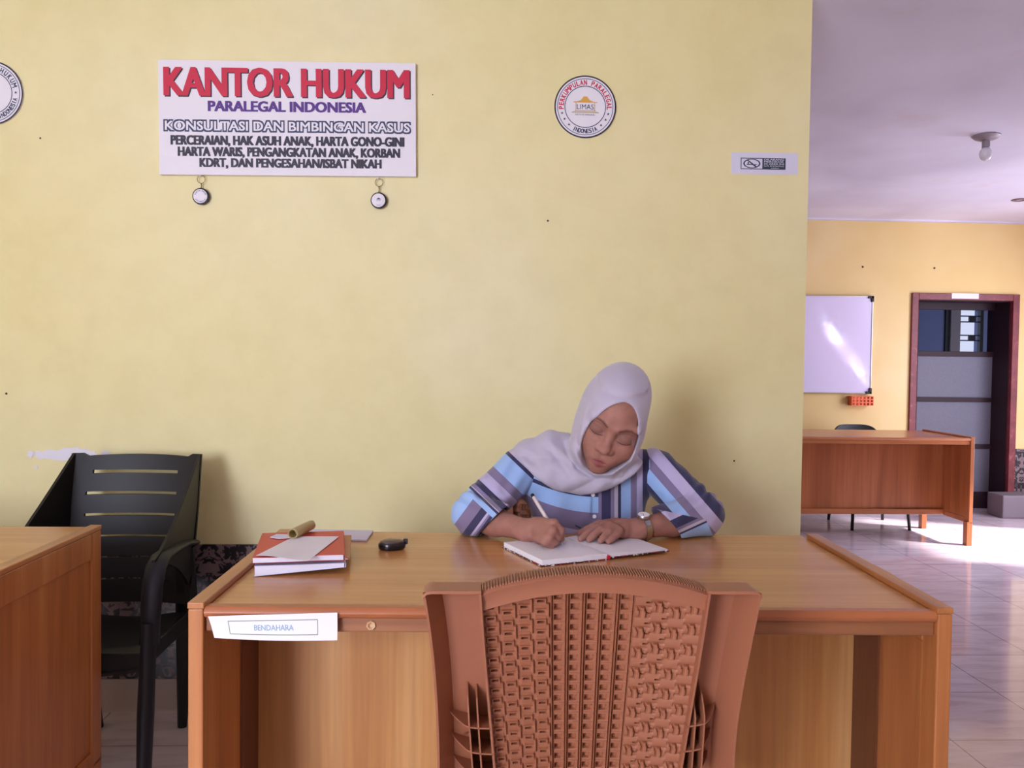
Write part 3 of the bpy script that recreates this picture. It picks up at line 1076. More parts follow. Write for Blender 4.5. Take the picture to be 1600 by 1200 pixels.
YB_ = lambda z: 1.22 + (.9 - z) * LEAN


def curve(pts):
    P = np.array([back_pt(*p) for p in pts])
    z, x = P[:, 2][::-1], P[:, 0][::-1]
    def fx(zz):
        if zz < z[0]:
            return x[0] + (x[1] - x[0]) / (z[1] - z[0]) * (zz - z[0]) * .6
        if zz > z[-1]:
            return x[-1] + (x[-1] - x[-2]) / (z[-1] - z[-2]) * (zz - z[-1])
        # smooth interpolation
        c = np.polyfit(z, x, min(3, len(z) - 1))
        return float(np.polyval(c, zz))
    return fx


xoL = curve([(660, 927), (667, 972), (674.5, 1025), (680, 1100), (683.5, 1200)])
xiL = curve([(752, 927), (755, 974), (765, 1097), (774, 1200)])
xiR = curve([(1106, 927), (1095, 1000), (1079, 1097), (1062, 1200)])
xoR = curve([(1191, 927), (1176.5, 1000), (1158, 1097), (1147.5, 1200)])
ZT = back_pt(700, 927)[2]
bc = thing('plastic_armchair', 'brown woven-look plastic chair seen from behind in front of the near desk', 'chair', (.18, 1.45, 0), 0, 'plastic armchairs')
B = lambda x, z, off: (x, YB_(z) + off, z)
zs = np.linspace(.40, ZT, 34)
for side, (xo, xi) in enumerate(((xoL, xiL), (xoR, xiR))):
    sg = 1 if side == 0 else -1
    mb = MB()
    t = .0035
    rings = []
    for z in zs:
        a, b = xo(z), xi(z)
        e = .021 * sg
        rings.append([B(a, z, 0), B(a + e, z, .05), B(b, z, .05), B(b, z, -.004), B(b - sg * t, z, -.004), B(b - sg * t, z, .046), B(a + e + sg * t, z, .046), B(a + sg * t, z, 0)])
    v = [p for r_ in rings for p in r_]
    f = []
    for i in range(len(rings) - 1):
        for k in range(8):
            q = (i * 8 + k, i * 8 + (k + 1) % 8, (i + 1) * 8 + (k + 1) % 8, (i + 1) * 8 + k)
            f.append(q if side == 0 else q[::-1])
    mb.add(v, f)
    # closing cap on top, rounded at its outer corner
    a, b = xo(ZT), xi(ZT)
    xs = np.linspace(a, b, 14)
    prof = []
    for x in xs:
        d_ = min(1, abs(x - a) / .014)
        prof.append((x, ZT + .0035 - .007 * (1 - math.sqrt(max(0, 1 - (1 - d_) ** 2)))))
    Pg = np.array([[B(x, z, o) for o in (-.002, .02, .05)] for x, z in prof])
    Nn = np.zeros_like(Pg); Nn[..., 2] = 1
    mb.shell(Pg, Nn, .004)
    mb.build('side_channel', M['brown'], bc, smooth='auto')
    # stiffening webs inside the channel
    mb = MB()
    if side == 0:
        vf = [((729.5, 1083), (739, 1210)), ((744, 1086), (753, 1210))]
        hf = [((698, 1125), (766, 1137)), ((703, 1164), (771, 1177)), ((706, 1200), (774, 1213))]
    else:
        vf = [((1089, 1083), (1079, 1210)), ((1103, 1080), (1094, 1210))]
        hf = [((1072, 1134), (1130, 1117)), ((1066, 1173), (1122, 1157)), ((1060, 1210), (1118, 1194))]
    for (p, q) in vf:
        A, C_ = back_pt(*p), back_pt(*q)
        n = 10
        for i in range(n):
            u0, u1 = i / n, (i + 1) / n
            def s_(u):
                P = A + (C_ - A) * u
                return P[0], P[2], .046 - .050 * min(1, u * 3.2) ** .6
            (xa, za, oa), (xb, zb, ob) = s_(u0), s_(u1)
            w = .0012
            mb.hexa([B(xa - w, za, oa), B(xa + w, za, oa), B(xb + w, zb, ob), B(xb - w, zb, ob), B(xa - w, za, .048), B(xa + w, za, .048), B(xb + w, zb, .048), B(xb - w, zb, .048)])
    for (p, q) in hf:
        A, C_ = back_pt(*p), back_pt(*q)
        n = 10
        for i in range(n):
            def s_(u):
                P = A + (C_ - A) * u
                ui = u if side == 0 else 1 - u
                return P[0], P[2] - .004 * math.sin(PI * u), .046 - .050 * min(1, ui * 2.2) ** .7
            (xa, za, oa), (xb, zb, ob) = s_(i / n), s_((i + 1) / n)
            w = .0012
            mb.hexa([B(xa, za - w, oa), B(xa, za + w, oa), B(xb, zb + w, ob), B(xb, zb - w, ob), B(xa, za - w, .048), B(xa, za + w, .048), B(xb, zb + w, .048), B(xb, zb - w, .048)])
    mb.build('stiffening_web', M['brown'], bc)

# top rail: arched band with a toothed upper edge
up_pts = [back_pt(*p) for p in ((752, 929), (800, 915), (865, 904), (930, 901), (995, 904.5), (1055, 914), (1106, 929))]
lo_pts = [back_pt(*p) for p in ((757, 955), (805, 942), (865, 931), (928, 928), (990, 931), (1045, 940), (1094, 952))]
def arcf(P):
    P = np.array(P)
    c = np.polyfit(P[:, 0], P[:, 2], 4)
    return lambda x: float(np.polyval(c, x))
fu_, fl_ = arcf(up_pts), arcf(lo_pts)
xa, xb = xiL(ZT), xiR(ZT)
mb = MB()
n = 48
Pg, Nn = [], []
for i in range(n + 1):
    x = xa + (xb - xa) * i / n
    zu, zl = fu_(x), fl_(x)
    row = [B(x, zl, .022), B(x, zl, .004), B(x, (zl + zu) / 2, .006), B(x, zu - .002, .001), B(x, zu, .004), B(x, zu + .003, .05)]
    nr = [(0, 0, -1), (0, -1, 0), (0, -1, 0), (0, -1, .3), (0, -.2, 1), (0, 0, 1)]
    Pg.append(row); Nn.append(nr)
mb.shell(np.array(Pg), np.array(Nn, float), .003)
mb.build('top_rail', M['brown'], bc, smooth='auto')
mb = MB()
nt_ = 78
for i in range(nt_):
    x = xa + (xb - xa) * (i + .5) / nt_
    w = (xb - xa) / nt_ * .27
    zu = fu_(x)
    mb.hexa([B(x - w, zu - .002, .010), B(x + w, zu - .002, .010), B(x + w, zu - .002, .05), B(x - w, zu - .002, .05),
             B(x - w, zu + .0030, .012), B(x + w, zu + .0030, .012), B(x + w, zu + .0050, .05), B(x - w, zu + .0050, .05)])
mb.build('toothed_edge', M['brown'], bc)

# woven-look panel as one relief with slits
nc, per = 13, 17.0
cu_, rv = 13, 12
zlo = .42
NX, NZ = nc * cu_, 30 * rv
Pg = np.zeros((NX + 1, NZ + 1, 3))
hole = np.ones((NX, NZ), bool)
xm_ = .5 * (xa + xb)
sm = lambda a, b, x: min(1, max(0, (x - a) / (b - a)))


def relief(u, v):
    c = min(nc - 1, int(u)); fu = u - c
    if c < 4:
        r = v + .5 * (c % 2); fv = r - math.floor(r)
        if .26 < fu < .66 and .46 < fv < .60:
            return -.006
        if fu > .80:
            k = int(math.floor(v + .5 * (c % 2))) % 2
            return .0042 if (fu < .95 and (k == 0 or fv < .3)) else -.0015
        if .12 < fu and .12 < fv < .78:
            return .0015 + .0022 * fv
        return -.0005
    if c < 9:
        fv = v - math.floor(v)
        if fu < .13:
            return .0038
        if fu < .20 or fu > .93:
            return -.003
        if .30 < fu < .74 and .24 < fv < .74:
            return -.0075 if fu < .48 else -.0035
        return .0012 + (.0012 if fv < .16 else 0)
    r = v + .5 * (c % 2); fv = r - math.floor(r)
    k = int(math.floor(r)) % 2
    pc = .5 + .09 * math.sin(2 * PI * (r / 2) + .6)
    q = abs(fu - pc)
    if k == 0 and q < .15:
        return .0052 - .010 * q * q / .15
    if k == 0 and q < .24:
        return -.0012
    if .34 < fv < .48 and .74 < fu < .96 and c < 11:
        return -.006
    return -.0006 + .0032 * math.sin(PI * fv) ** .5

for i in range(NX + 1):
    for j in range(NZ + 1):
        q = j / NZ
        ztop = None
        u = i / NX
        z = zlo + (ZT + .03 - zlo) * q
        x = xiL(z) + (xiR(z) - xiL(z)) * u
        z = min(z, fl_(min(max(x, xa), xb)) + .004)
        h = relief(u * nc - 1e-6 if i else 0, q * 30)
        bow = .016 - .016 * (2 * u - 1) ** 2
        Pg[i, j] = B(x, z, .014 + bow - h)
mb = MB()
Nn = np.zeros_like(Pg); Nn[..., 1] = -1
mb.shell(Pg, Nn, .004)
mb.build('woven_back_panel', M['brown'], bc, smooth='auto', )
# seat, arms and legs
mb = MB()
n, m_ = 18, 16
Pg = np.zeros((n + 1, m_ + 1, 3)); Nn = np.zeros_like(Pg); Nn[..., 2] = 1
for i in range(n + 1):
    for j in range(m_ + 1):
        u, v = i / n, j / m_
        hw = .185
        z = .425 + .012 * math.cos(2 * PI * u) * .5 - .02 * math.sin(PI * v) - .05 * max(0, v - .85) / .15 * max(0, v - .85) / .15
        Pg[i, j] = (.18 + (2 * u - 1) * hw, 1.37 + .42 * v, z)
mb.shell(Pg, Nn, .006)
for s_ in (-1, 1):
    mb.prism([(.18 + s_ * .185, 1.37, .42), (.18 + s_ * .185, 1.79, .42), (.18 + s_ * .185, 1.79, .36), (.18 + s_ * .185, 1.37, .38)], (s_ * .005, 0, 0))
mb.build('seat', M['brown'], bc, smooth='auto')
for s_ in (-1, 1):
    mb = MB()
    path = [(.18 + s_ * .188, YB_(.66) + .050, .66), (.18 + s_ * .186, 1.45, .655), (.18 + s_ * .184, 1.60, .655), (.18 + s_ * .182, 1.70, .64), (.18 + s_ * .182, 1.745, .60), (.18 + s_ * .182, 1.765, .50), (.18 + s_ * .182, 1.772, .40)]
    mb.tube(path, [(.010, .020)] * 2 + [(.011, .022)] * 5, 12); mb.build('armrest', M['brown'], bc, smooth=True)
for s_ in (-1, 1):
    mb = MB(); mb.tube([(.18 + s_ * .182, 1.772, .42), (.18 + s_ * .180, 1.80, .0)], [(.026, .03), (.017, .019)], 8); mb.build('leg', M['brown'], bc, smooth='auto')
    mb = MB(); mb.tube([(.18 + s_ * .20, YB_(.42) + .03, .45), (.18 + s_ * .225, 1.27, .0)], [(.028, .03), (.017, .019)], 8); mb.build('leg', M['brown'], bc, smooth='auto')

# the same kind of chair, turned round, under the woman
c2 = copy_tree(bc)
c2.location = (.275, 2.49, 0)
c2.rotation_euler = (0, 0, PI)
c2.scale = (.96, .96, .93)
c2['label'] = 'brown plastic chair under the seated woman, mostly hidden behind her and the desk'

# ------------------------------------------------------------------ black slatted plastic armchair on the left
bk = thing('slatted_armchair', 'black slatted plastic armchair between the two pine desks by the wall', 'chair', (-1.085, 2.53, 0))
mat_b = M['black_plastic']
# barrel: back with wings running down to the arms; path s over the plan of the chair (local metres, -y is forward)
HB, RC = .205, .05


def barrel():
    """columns: list of (x, y, zbottom, ztop, inback u or None)"""
    cols = []
    nb = 26
    for i in range(nb + 1):
        u = i / nb
        x = -HB + 2 * HB * u
        yb = .225 - .035 * (2 * u - 1) ** 2 * 1.0
        top = .905 if (u < .10 or u > .90) else .893 + .008 * math.sin(PI * u)
        cols.append((x, yb, .44, top, u))
    return cols


def zoff(z):
    return (z - .44) * .19


cols = barrel()
rows = []
slot_z = [(.508, .514), (.575, .581), (.640, .647), (.706, .715), (.773, .783), (.840, .851)]
zl = [.44]
for a, b in slot_z:
    zl += [a - .006, a, b, b + .006]
zl += [.875, .888, None]
Pg = np.zeros((len(cols), len(zl), 3)); Nn = np.zeros_like(Pg); Nn[..., 1] = -1
for i, (x, y, zb, ztop, u) in enumerate(cols):
    for j, z in enumerate(zl):
        zz = ztop if z is None else z
        k = .84 + .16 * (zz - .44) / .46 if zz < .9 else 1.0
        k = .96 + .04 * min(1, (zz - .44) / .3)
        Pg[i, j] = (x * k, y + zoff(zz), zz)
mk = np.ones((len(cols) - 1, len(zl) - 1), bool)
for s_i in range(6):
    j = 2 + 4 * s_i
    lo, hi = 3 + (s_i < 2) * 0 + (s_i == 5) * 1, len(cols) - 7
    mk[lo:hi + 1, j] = False
mb = MB(); mb.shell(Pg, Nn, .012, mk); mb.build('backrest', mat_b, bk, True, smooth='auto', bevel=0)
for s_ in (-1, 1):
    # wing from the back's side edge down to the arm
    mb = MB()
    n, m_ = 16, 10
    Pg = np.zeros((n + 1, m_ + 1, 3)); Nn = np.zeros_like(Pg); Nn[..., 0] = s_
    for i in range(n + 1):
        t_ = i / n
        yy = .19 - .33 * t_
        xx = s_ * (HB - .002 + .012 * math.sin(t_ * PI / 2))
        ztop = .66 + (.905 - .66) * (1 - t_) ** 1.35
        zbot = .60 + .045 * t_ - .10 * (1 - t_) ** 2
        for j in range(m_ + 1):
            z = zbot + (ztop - zbot) * j / m_
            Pg[i, j] = (xx * (.93 + .07 * min(1, (z - .44) / .3)) , yy + zoff(z) * (1 - t_), z)
    mb.shell(Pg, Nn, .009)
    mb.build('side_wing', mat_b, bk, True, smooth='auto')
    mb = MB()
    path = [(s_ * .196, .235, .628), (s_ * .203, .12, .650), (s_ * .209, .0, .660), (s_ * .211, -.09, .660), (s_ * .212, -.135, .640), (s_ * .212, -.16, .60), (s_ * .212, -.172, .54), (s_ * .210, -.18, .44)]
    mb.tube(path, [(.020, .010), (.024, .010), (.027, .011), (.028, .012), (.029, .015), (.029, .018), (.028, .020), (.027, .022)], 16)
    mb.build('armrest', M['dark_blue_plastic'] if s_ > 0 else mat_b, bk, True, smooth=True)
    mb = MB()
    mb.tube([(s_ * .210, -.18, .50), (s_ * .208, -.20, .25), (s_ * .206, -.215, .0)], [(.0262, .0185), (.025, .022), (.019, .017)], 16); mb.build('leg', M['dark_blue_plastic'] if s_ > 0 else mat_b, bk, True, smooth='auto')
    mb = MB()
    mb.tube([(s_ * .175, .21, .62), (s_ * .172, .24, .42), (s_ * .135, .31, .0)], [(.022, .030), (.030, .034), (.015, .015)], 10); mb.build('leg', mat_b, bk, True, smooth='auto')
mb = MB()
n, m_ = 18, 14
Pg = np.zeros((n + 1, m_ + 1, 3)); Nn = np.zeros_like(Pg); Nn[..., 2] = 1
for i in range(n + 1):
    for j in range(m_ + 1):
        u, v = i / n, j / m_
        Pg[i, j] = ((2 * u - 1) * (.205 - .03 * v), -.20 + .43 * v, .425 - .018 * math.sin(PI * u) - .015 * v - .045 * max(0, .12 - v) / .12)
mb.shell(Pg, Nn, .008); mb.build('seat', mat_b, bk, True, smooth='auto')
mb = MB(); mb.box((-.2, -.195, .37), (.2, -.185, .42)); mb.box((-.2, -.19, .37), (-.19, .2, .42)); mb.box((.19, -.19, .37), (.2, .2, .42)); mb.build('seat_apron', mat_b, bk, True, bevel=.004)

# ------------------------------------------------------------------ dark office chair behind the far desk
c = at(1334, 670, 6.62)
oc = thing('office_chair', 'dark office chair behind the reddish desk in the far room', 'chair', (c[0], 6.52, 0))
k = 6.62 / F_PX
mb = MB()
n, m_ = 20, 8
Pg = np.zeros((n + 1, m_ + 1, 3)); Nn = np.zeros_like(Pg); Nn[..., 1] = -1
for i in range(n + 1):
    for j in range(m_ + 1):
        u, v = 2 * i / n - 1, j / m_
        w = 47 * k * (1 - .25 * max(0, v - .6) / .4 * abs(u))
        ht = c[2] + 7 * k - .06 * abs(u) ** 4
        z = .56 + (ht - .56) * v
        Pg[i, j] = (u * w, .06 + .05 * u * u * -1 + .04 * v, z)
mb.shell(Pg, Nn, .025)
mb.build('backrest', M['dark_blue_plastic'], oc, True, smooth='auto')
mb = MB(); mb.box((-.21, -.38, .42), (.21, .02, .47)); mb.build('seat', M['dark_blue_plastic'], oc, True, bevel=.015)
for s_ in (-1, 1):
    mb = MB(); mb.tube([(s_ * .17, -.02, .44), (s_ * .16, .07, .48), (s_ * .15, .09, .68)], .011, 10); mb.build('back_support', M['black_metal'], oc, True, smooth=True)
for sx_, sy_ in ((-1, -1), (1, -1), (-1, 1), (1, 1)):
    mb = MB(); mb.tube([(sx_ * .19, -.18 + sy_ * .17, .43), (sx_ * .215, -.18 + sy_ * .21, .0)], .0115, 10); mb.build('leg', M['black_metal'], oc, True, smooth=True)


# ------------------------------------------------------------------ things lying on the near desk
ZD = .768 + .0006


def slab(mb, pts, z0, z1, mi=0):
    mb.prism([(p[0], p[1], z0) for p in pts], (0, 0, z1 - z0), mi)


# open notebook: two page blocks, patterned hard cover, red spine
A_ = on(785, 847, ZD + .014); B_ = on(847, 875, ZD + .014); C_ = on(950, 866, ZD + .012); D_ = on(1044, 857, ZD + .012)
ex = (C_ - B_); ex[2] = 0; wl = np.linalg.norm(ex); ex /= wl
ey = np.array([-ex[1], ex[0], 0])
hl = (A_ - B_) @ ey
wr = (D_ - C_) @ ex
nb_o = np.array([B_[0], B_[1], ZD])
m = mat('patterned_cover', srgb(120, 30, 40), 0.5)
v_ = coords(m)
vo = N_ = None
N, L, b = nt(m)
vor = N.new('ShaderNodeTexVoronoi'); vor.inputs['Scale'].default_value = 130
L.new(v_, vor.inputs['Vector'])
setcol(m, ramp(m, vor.outputs['Distance'], [(0.0, srgb(240, 235, 235)), (.30, srgb(240, 235, 235)), (.34, srgb(30, 22, 30)), (.55, srgb(30, 22, 30)), (.6, srgb(150, 34, 44)), (1, srgb(150, 34, 44))], 'CONSTANT'))
M['pattern'] = m
nbk = thing('notebook', 'open ruled notebook with a patterned cover the woman is writing in', 'notebook', nb_o)
q = lambda x, y, z: nb_o + ex * x + ey * y + np.array([0, 0, z])
mb = MB()
mb.hexa([q(-.004, -.004, 0), q(wl, -.004, .0), q(wl, hl + .004, .0), q(-.004, hl + .004, 0), q(-.004, -.004, .0022), q(wl, -.004, .0022), q(wl, hl + .004, .0022), q(-.004, hl + .004, .0022)])
mb.hexa([q(wl, -.004, .003), q(wl + wr + .003, -.004, .005), q(wl + wr + .003, hl + .004, .005), q(wl, hl + .004, .003), q(wl, -.004, .0052), q(wl + wr + .003, -.004, .0072), q(wl + wr + .003, hl + .004, .0072), q(wl, hl + .004, .0052)])
mb.build('cover', M['pattern'], nbk)
mb = MB()
mb.prism([q(wl + .004 * math.cos(a) , -.005, .0055 + .005 * math.sin(a)) for a in np.linspace(0, 2 * PI, 14, endpoint=False)], ey * (hl + .01)); mb.build('spine', M['ink_red'], nbk, smooth='auto')['label'] = 'red spine'
def page_block(x0, x1, t0, t1, name):
    n, m_ = 14, 2
    Pg = np.zeros((n + 1, m_ + 1, 3)); Nn = np.zeros_like(Pg); Nn[..., 2] = 1
    th = np.zeros((n + 1, m_ + 1, 1))
    for i in range(n + 1):
        u = i / n
        x = x0 + (x1 - x0) * u
        z = t0 + (t1 - t0) * u + (.0025 * math.sin(PI * min(1, (1 - u) * 2.5 if x0 < wl * .5 else u * 2.5)))
        zb = .0022 if x0 < wl * .5 else .0052 + .002 * u
        for j in range(m_ + 1):
            Pg[i, j] = q(x, hl * j / m_, z); th[i, j] = z - zb
    mb = MB(); mb.shell(Pg, Nn, th); mb.build(name, M['paper'], nbk, smooth='auto')
page_block(0.0, wl - .002, .0135, .0125, 'left_pages')
page_block(wl + .002, wl + wr, .0118, .0100, 'right_pages')
# faint ruled handwriting lines
mb = MB()
rng = random.Random(3)
for k_ in range(9):
    y = hl * (.93 - .07 * k_)
    x = .02
    while x < wl - .03:
        l_ = rng.uniform(.008, .02)
        mb.add([q(x, y, .0168), q(x + l_, y, .0166), q(x + l_, y + .0016, .0166), q(x, y + .0016, .0168)], [(0, 1, 2, 3)])
        x += l_ + .006
mb.build('handwriting', mat('pale_pen_ink', srgb(204, 198, 214), .6), nbk)

# stack of books: each book is a thing of its own
SL = [on(397, 901, ZD)]
e1 = np.array([math.cos(.16), math.sin(.16), 0])
sw = .186
e2 = np.array([-e1[1], e1[0], 0])
so = np.array(SL[0])
Q = lambda x, y, z: so + e1 * x + e2 * y + np.array([0, 0, z])


def book(name, label, x0, x1, y0, y1, z0, z1, cover, skew=0.0, ct=.0008, over=.0, wave=.0, lift=.0, group='books stacked on the desk'):
    """x0..x1, y0..y1 in stack axes; spine on the right; covers wrap a page block"""
    cx, cy = (x0 + x1) / 2, (y0 + y1) / 2
    def R(x, y, z):
        c_, s_ = math.cos(skew), math.sin(skew)
        return Q(cx + c_ * (x - cx) - s_ * (y - cy), cy + s_ * (x - cx) + c_ * (y - cy), z)
    t = thing(name, label, 'book', R(cx, cy, z0), 0, group)
    n = 16
    def sheet(xa, xb, ya, yb, za, zb, m_, nm, w=0.0):
        Pg = np.zeros((n + 1, 3, 3)); Nn = np.zeros_like(Pg); Nn[..., 2] = 1
        th = np.zeros((n + 1, 3, 1))
        for i in range(n + 1):
            u = i / n
            for j in range(3):
                lb = lift * u
                ub = lift * .92 * u if nm != 'back_cover' else lb
                # a lifted book is thinner towards its spine
                g = lambda z: z + (lb * (1 - (z - z0) / (z1 - z0)) if lift else 0)
                Pg[i, j] = R(xa + (xb - xa) * u, ya + (yb - ya) * j / 2, g(zb) + w * math.sin(PI * 2 * u) * (1 - j / 2))
                th[i, j] = g(zb) - g(za)
        mb = MB(); mb.shell(Pg, Nn, th); return mb.build(nm, m_, t, smooth='auto')
    sheet(x0, x1, y0 - over, y1, z0, z0 + ct, cover, 'back_cover')
    sheet(x0 + .001, x1 - .002, y0 + .0005, y1 - .002, z0 + ct, z1 - ct, M['pages'], 'pages', wave)
    sheet(x0, x1, y0 + .002, y1, z1 - ct, z1, cover, 'front_cover', wave)
    zl_ = z0 + lift
    mb = MB(); mb.prism([R(x1 + .0018 * math.sin(a), y0, (zl_ + z1) / 2 - (z1 - zl_) / 2 * math.cos(a)) for a in np.linspace(0, PI, 7)], tuple(R(0, y1, 0) - R(0, y0, 0))); mb.build('spine', cover, t, smooth='auto')
    return t, R


bk_h = .255
blue_cov = mat('pale_blue_cover', srgb(196, 200, 232), .4)
book('exercise_book', 'thick white paged book at the bottom of the stack', 0, sw, 0.0, bk_h, 0 + .0002, .0215, blue_cov, 0.0, lift=.0125)
book('exercise_book', 'tan covered book jutting right under the red book', .03, sw + .012, .030, bk_h + .015, .0221, .0262, M['orange_cover'], -.035)
book('exercise_book', 'red covered book on top of the stack', -.004, sw - .002, .004, bk_h + .004, .0268, .0385, M['red_cover'], .0, wave=-.0006)
# loose white sheets on the red cover
z = .0406
n = 20
s0, s1, s2, s3 = on(400, 868, ZD + z), on(483, 875, ZD + z), on(530, 838, ZD + z), on(460, 838, ZD + z)
Pg = np.zeros((n + 1, 7, 3)); Nn = np.zeros_like(Pg); Nn[..., 2] = 1
for i in range(n + 1):
    for j in range(7):
        u, v = i / n, j / 6
        p = (s0 * (1 - u) + s1 * u) * (1 - v) + (s3 * (1 - u) + s2 * u) * v
        Pg[i, j] = p + np.array([0, 0, .0018 * math.sin(PI * 2 * u) * (1 - v)])
mb = MB(); mb.shell(Pg, Nn, .0004); o = mb.build('paper_sheet', M['paper'], smooth='auto')
tag(o, 'white sheet of paper lying askew on the red book', 'paper', 'loose papers on the desk')
# flat sheets behind the stack
mb = MB()
f0, f1, f2, f3 = on(530, 845, ZD), on(573, 846, ZD), on(583, 831, ZD), on(470, 829, ZD)
mb.prism([tuple(p) for p in (on(470, 844, ZD), f1, f2, f3)], (0, 0, .004)); o = mb.build('paper_pad', M['paper2'])
tag(o, 'thin white paper pad lying flat behind the book stack', 'paper', 'loose papers on the desk')
mb = MB()
zz = ZD + .0402
mb.prism([tuple(on(*p, zz)) for p in ((422, 840), (436, 842), (452, 841), (458, 836), (432, 835))], (0, 0, .0012)); o = mb.build('paper_sheet', M['paper2'])
tag(o, 'crumpled white paper scrap at the back left of the red book', 'paper', 'loose papers on the desk')
# rolled khaki paper
pa, pb = on(457, 834, ZD + .0525), on(481, 822.5, ZD + .0525)
r_ = 8.6 * pa[1] / F_PX
mb = MB()
ax = (pb - pa); ax /= np.linalg.norm(ax)
pb = pa + ax * .105
sd = np.cross(ax, (0, 0, 1)); sd /= np.linalg.norm(sd); upv = np.cross(sd, ax)
n = 60
Pg = np.zeros((n + 1, 5, 3)); Nn = np.zeros_like(Pg)
for i in range(n + 1):
    a = i / n * 2 * PI * 2.2
    rr = r_ * (.72 + .28 * i / n)
    for j in range(5):
        Pg[i, j] = pa + ax * .105 * j / 4 + (sd * math.cos(a) + upv * math.sin(a)) * rr
        Nn[i, j] = sd * math.cos(a) + upv * math.sin(a)
mb.shell(Pg, Nn, .0007); o = mb.build('paper_roll', M['tan_paper'], smooth='auto')
tag(o, 'rolled up khaki paper tube lying behind the red book', 'paper roll', 'loose papers on the desk')
# small dark oval gadget
g0 = on(611, 861, ZD)
gy = np.array([g0[0], g0[1] + .022, ZD])
kf = thing('pocket_gadget', 'small black oval gadget with a brown top lying alone on the desk', 'gadget', gy)
def oval(mb, sx_, sy_, zs_, mi=0):
    seg = 36
    v, f = [], []
    for (s_, z) in zs_:
        for i in range(seg):
            a = 2 * PI * i / seg
            x, y = sx_ * s_ * math.cos(a), sy_ * s_ * math.sin(a)
            xr = x * math.cos(.25) - y * math.sin(.25); yr = x * math.sin(.25) + y * math.cos(.25)
            v.append((gy[0] + xr, gy[1] + yr, ZD + z))
    for i in range(len(zs_) - 1):
        for k_ in range(seg):
            f.append((i * seg + k_, i * seg + (k_ + 1) % seg, (i + 1) * seg + (k_ + 1) % seg, (i + 1) * seg + k_))
    f.append(tuple(range(seg - 1, -1, -1))); f.append(tuple((len(zs_) - 1) * seg + k_ for k_ in range(seg)))
    mb.add(v, f)
mb = MB(); oval(mb, .033, .024, [(.86, 0), (.97, .003), (1, .009), (.98, .014), (.9, .017)]); mb.build('casing', mat('glossy_black_plastic', srgb(28, 24, 30), .18), kf, smooth='auto')
mb = MB(); oval(mb, .033, .024, [(.9, .0165), (.84, .020), (.6, .0225), (.2, .023)]); mb.build('top_cover', mat('dark_brown_plastic', srgb(86, 64, 56), .3), kf, smooth='auto')
mb = MB(); p = gy + np.array([.034, .010, .016]); mb.box((p[0] - .008, p[1] - .003, p[2] - .006), (p[0] + .003, p[1] + .003, p[2] + .007)); mb.build('tab', M['black_metal'], kf, bevel=.001)

# ------------------------------------------------------------------ the woman: bodies and cloth grown from smooth distance fields


def axis(*segs):
    out = []
    for a, b, h in segs:
        n = max(1, int(round((b - a) / h)))
        out += list(np.linspace(a, b, n, endpoint=False))
    out.append(segs[-1][1])
    return np.array(out)


class Field:
    """signed distance samples on a rectilinear grid"""

    def __init__(s, xs, ys, zs):
        s.ax = (xs, ys, zs)
        s.F = np.full((len(xs), len(ys), len(zs)), 0.5, np.float32)

    def sub(s, lo, hi):
        sl = tuple(slice(max(0, np.searchsorted(a, l) - 1), min(len(a), np.searchsorted(a, h) + 1)) for a, l, h in zip(s.ax, lo, hi))
        x, y, z = (a[q].astype(np.float32) for a, q in zip(s.ax, sl))
        return sl, x[:, None, None], y[None, :, None], z[None, None, :]

    def put(s, fn, lo, hi, k=0.01, op='u'):
        sl, x, y, z = s.sub(lo, hi)
        d = fn(x, y, z)
        f = s.F[sl]
        if op == 'u':
            h = np.maximum(k - np.abs(f - d), 0) / k
            s.F[sl] = np.minimum(f, d) - h * h * k * .25
        elif op == 's':
            h = np.maximum(k - np.abs(f + d), 0) / k
            s.F[sl] = np.maximum(f, -d) + h * h * k * .25
        else:
            s.F[sl] = np.maximum(f, d)

    def cap(s, a, b, ra, rb, k=.01, op='u', sq=None):
        a, b = np.array(a, float), np.array(b, float)
        pad = max(ra, rb) + k + .02
        s.put(lambda x, y, z: capf(x, y, z, a, b, ra, rb), np.minimum(a, b) - pad, np.maximum(a, b) + pad, k, op)

    def chain(s, pts, rads, k=.004, k0=None):
        for i in range(len(pts) - 1):
            s.cap(pts[i], pts[i + 1], rads[i], rads[i + 1], (k0 if (i == 0 and k0) else k))

    def ell(s, c, r, k=.01, op='u', R=None):
        c = np.array(c, float)
        pad = max(r) + k + .02
        s.put(lambda x, y, z: ellf(x, y, z, c, r, R), c - pad, c + pad, k, op)

    def mesh(s):
        return nets(s.F, *s.ax)


def capf(x, y, z, a, b, ra, rb):
    d = b - a
    L = float(d @ d) + 1e-12
    px, py, pz = x - a[0], y - a[1], z - a[2]
    t = np.clip((px * d[0] + py * d[1] + pz * d[2]) / L, 0, 1)
    return np.sqrt((px - t * d[0]) ** 2 + (py - t * d[1]) ** 2 + (pz - t * d[2]) ** 2) - (ra + (rb - ra) * t)


def ellf(x, y, z, c, r, R=None):
    px, py, pz = x - c[0], y - c[1], z - c[2]
    if R is not None:
        px, py, pz = (R[0][0] * px + R[1][0] * py + R[2][0] * pz, R[0][1] * px + R[1][1] * py + R[2][1] * pz, R[0][2] * px + R[1][2] * py + R[2][2] * pz)
    k0 = np.sqrt((px / r[0]) ** 2 + (py / r[1]) ** 2 + (pz / r[2]) ** 2)
    k1 = np.sqrt((px / r[0] ** 2) ** 2 + (py / r[1] ** 2) ** 2 + (pz / r[2] ** 2) ** 2) + 1e-9
    return k0 * (k0 - 1) / k1


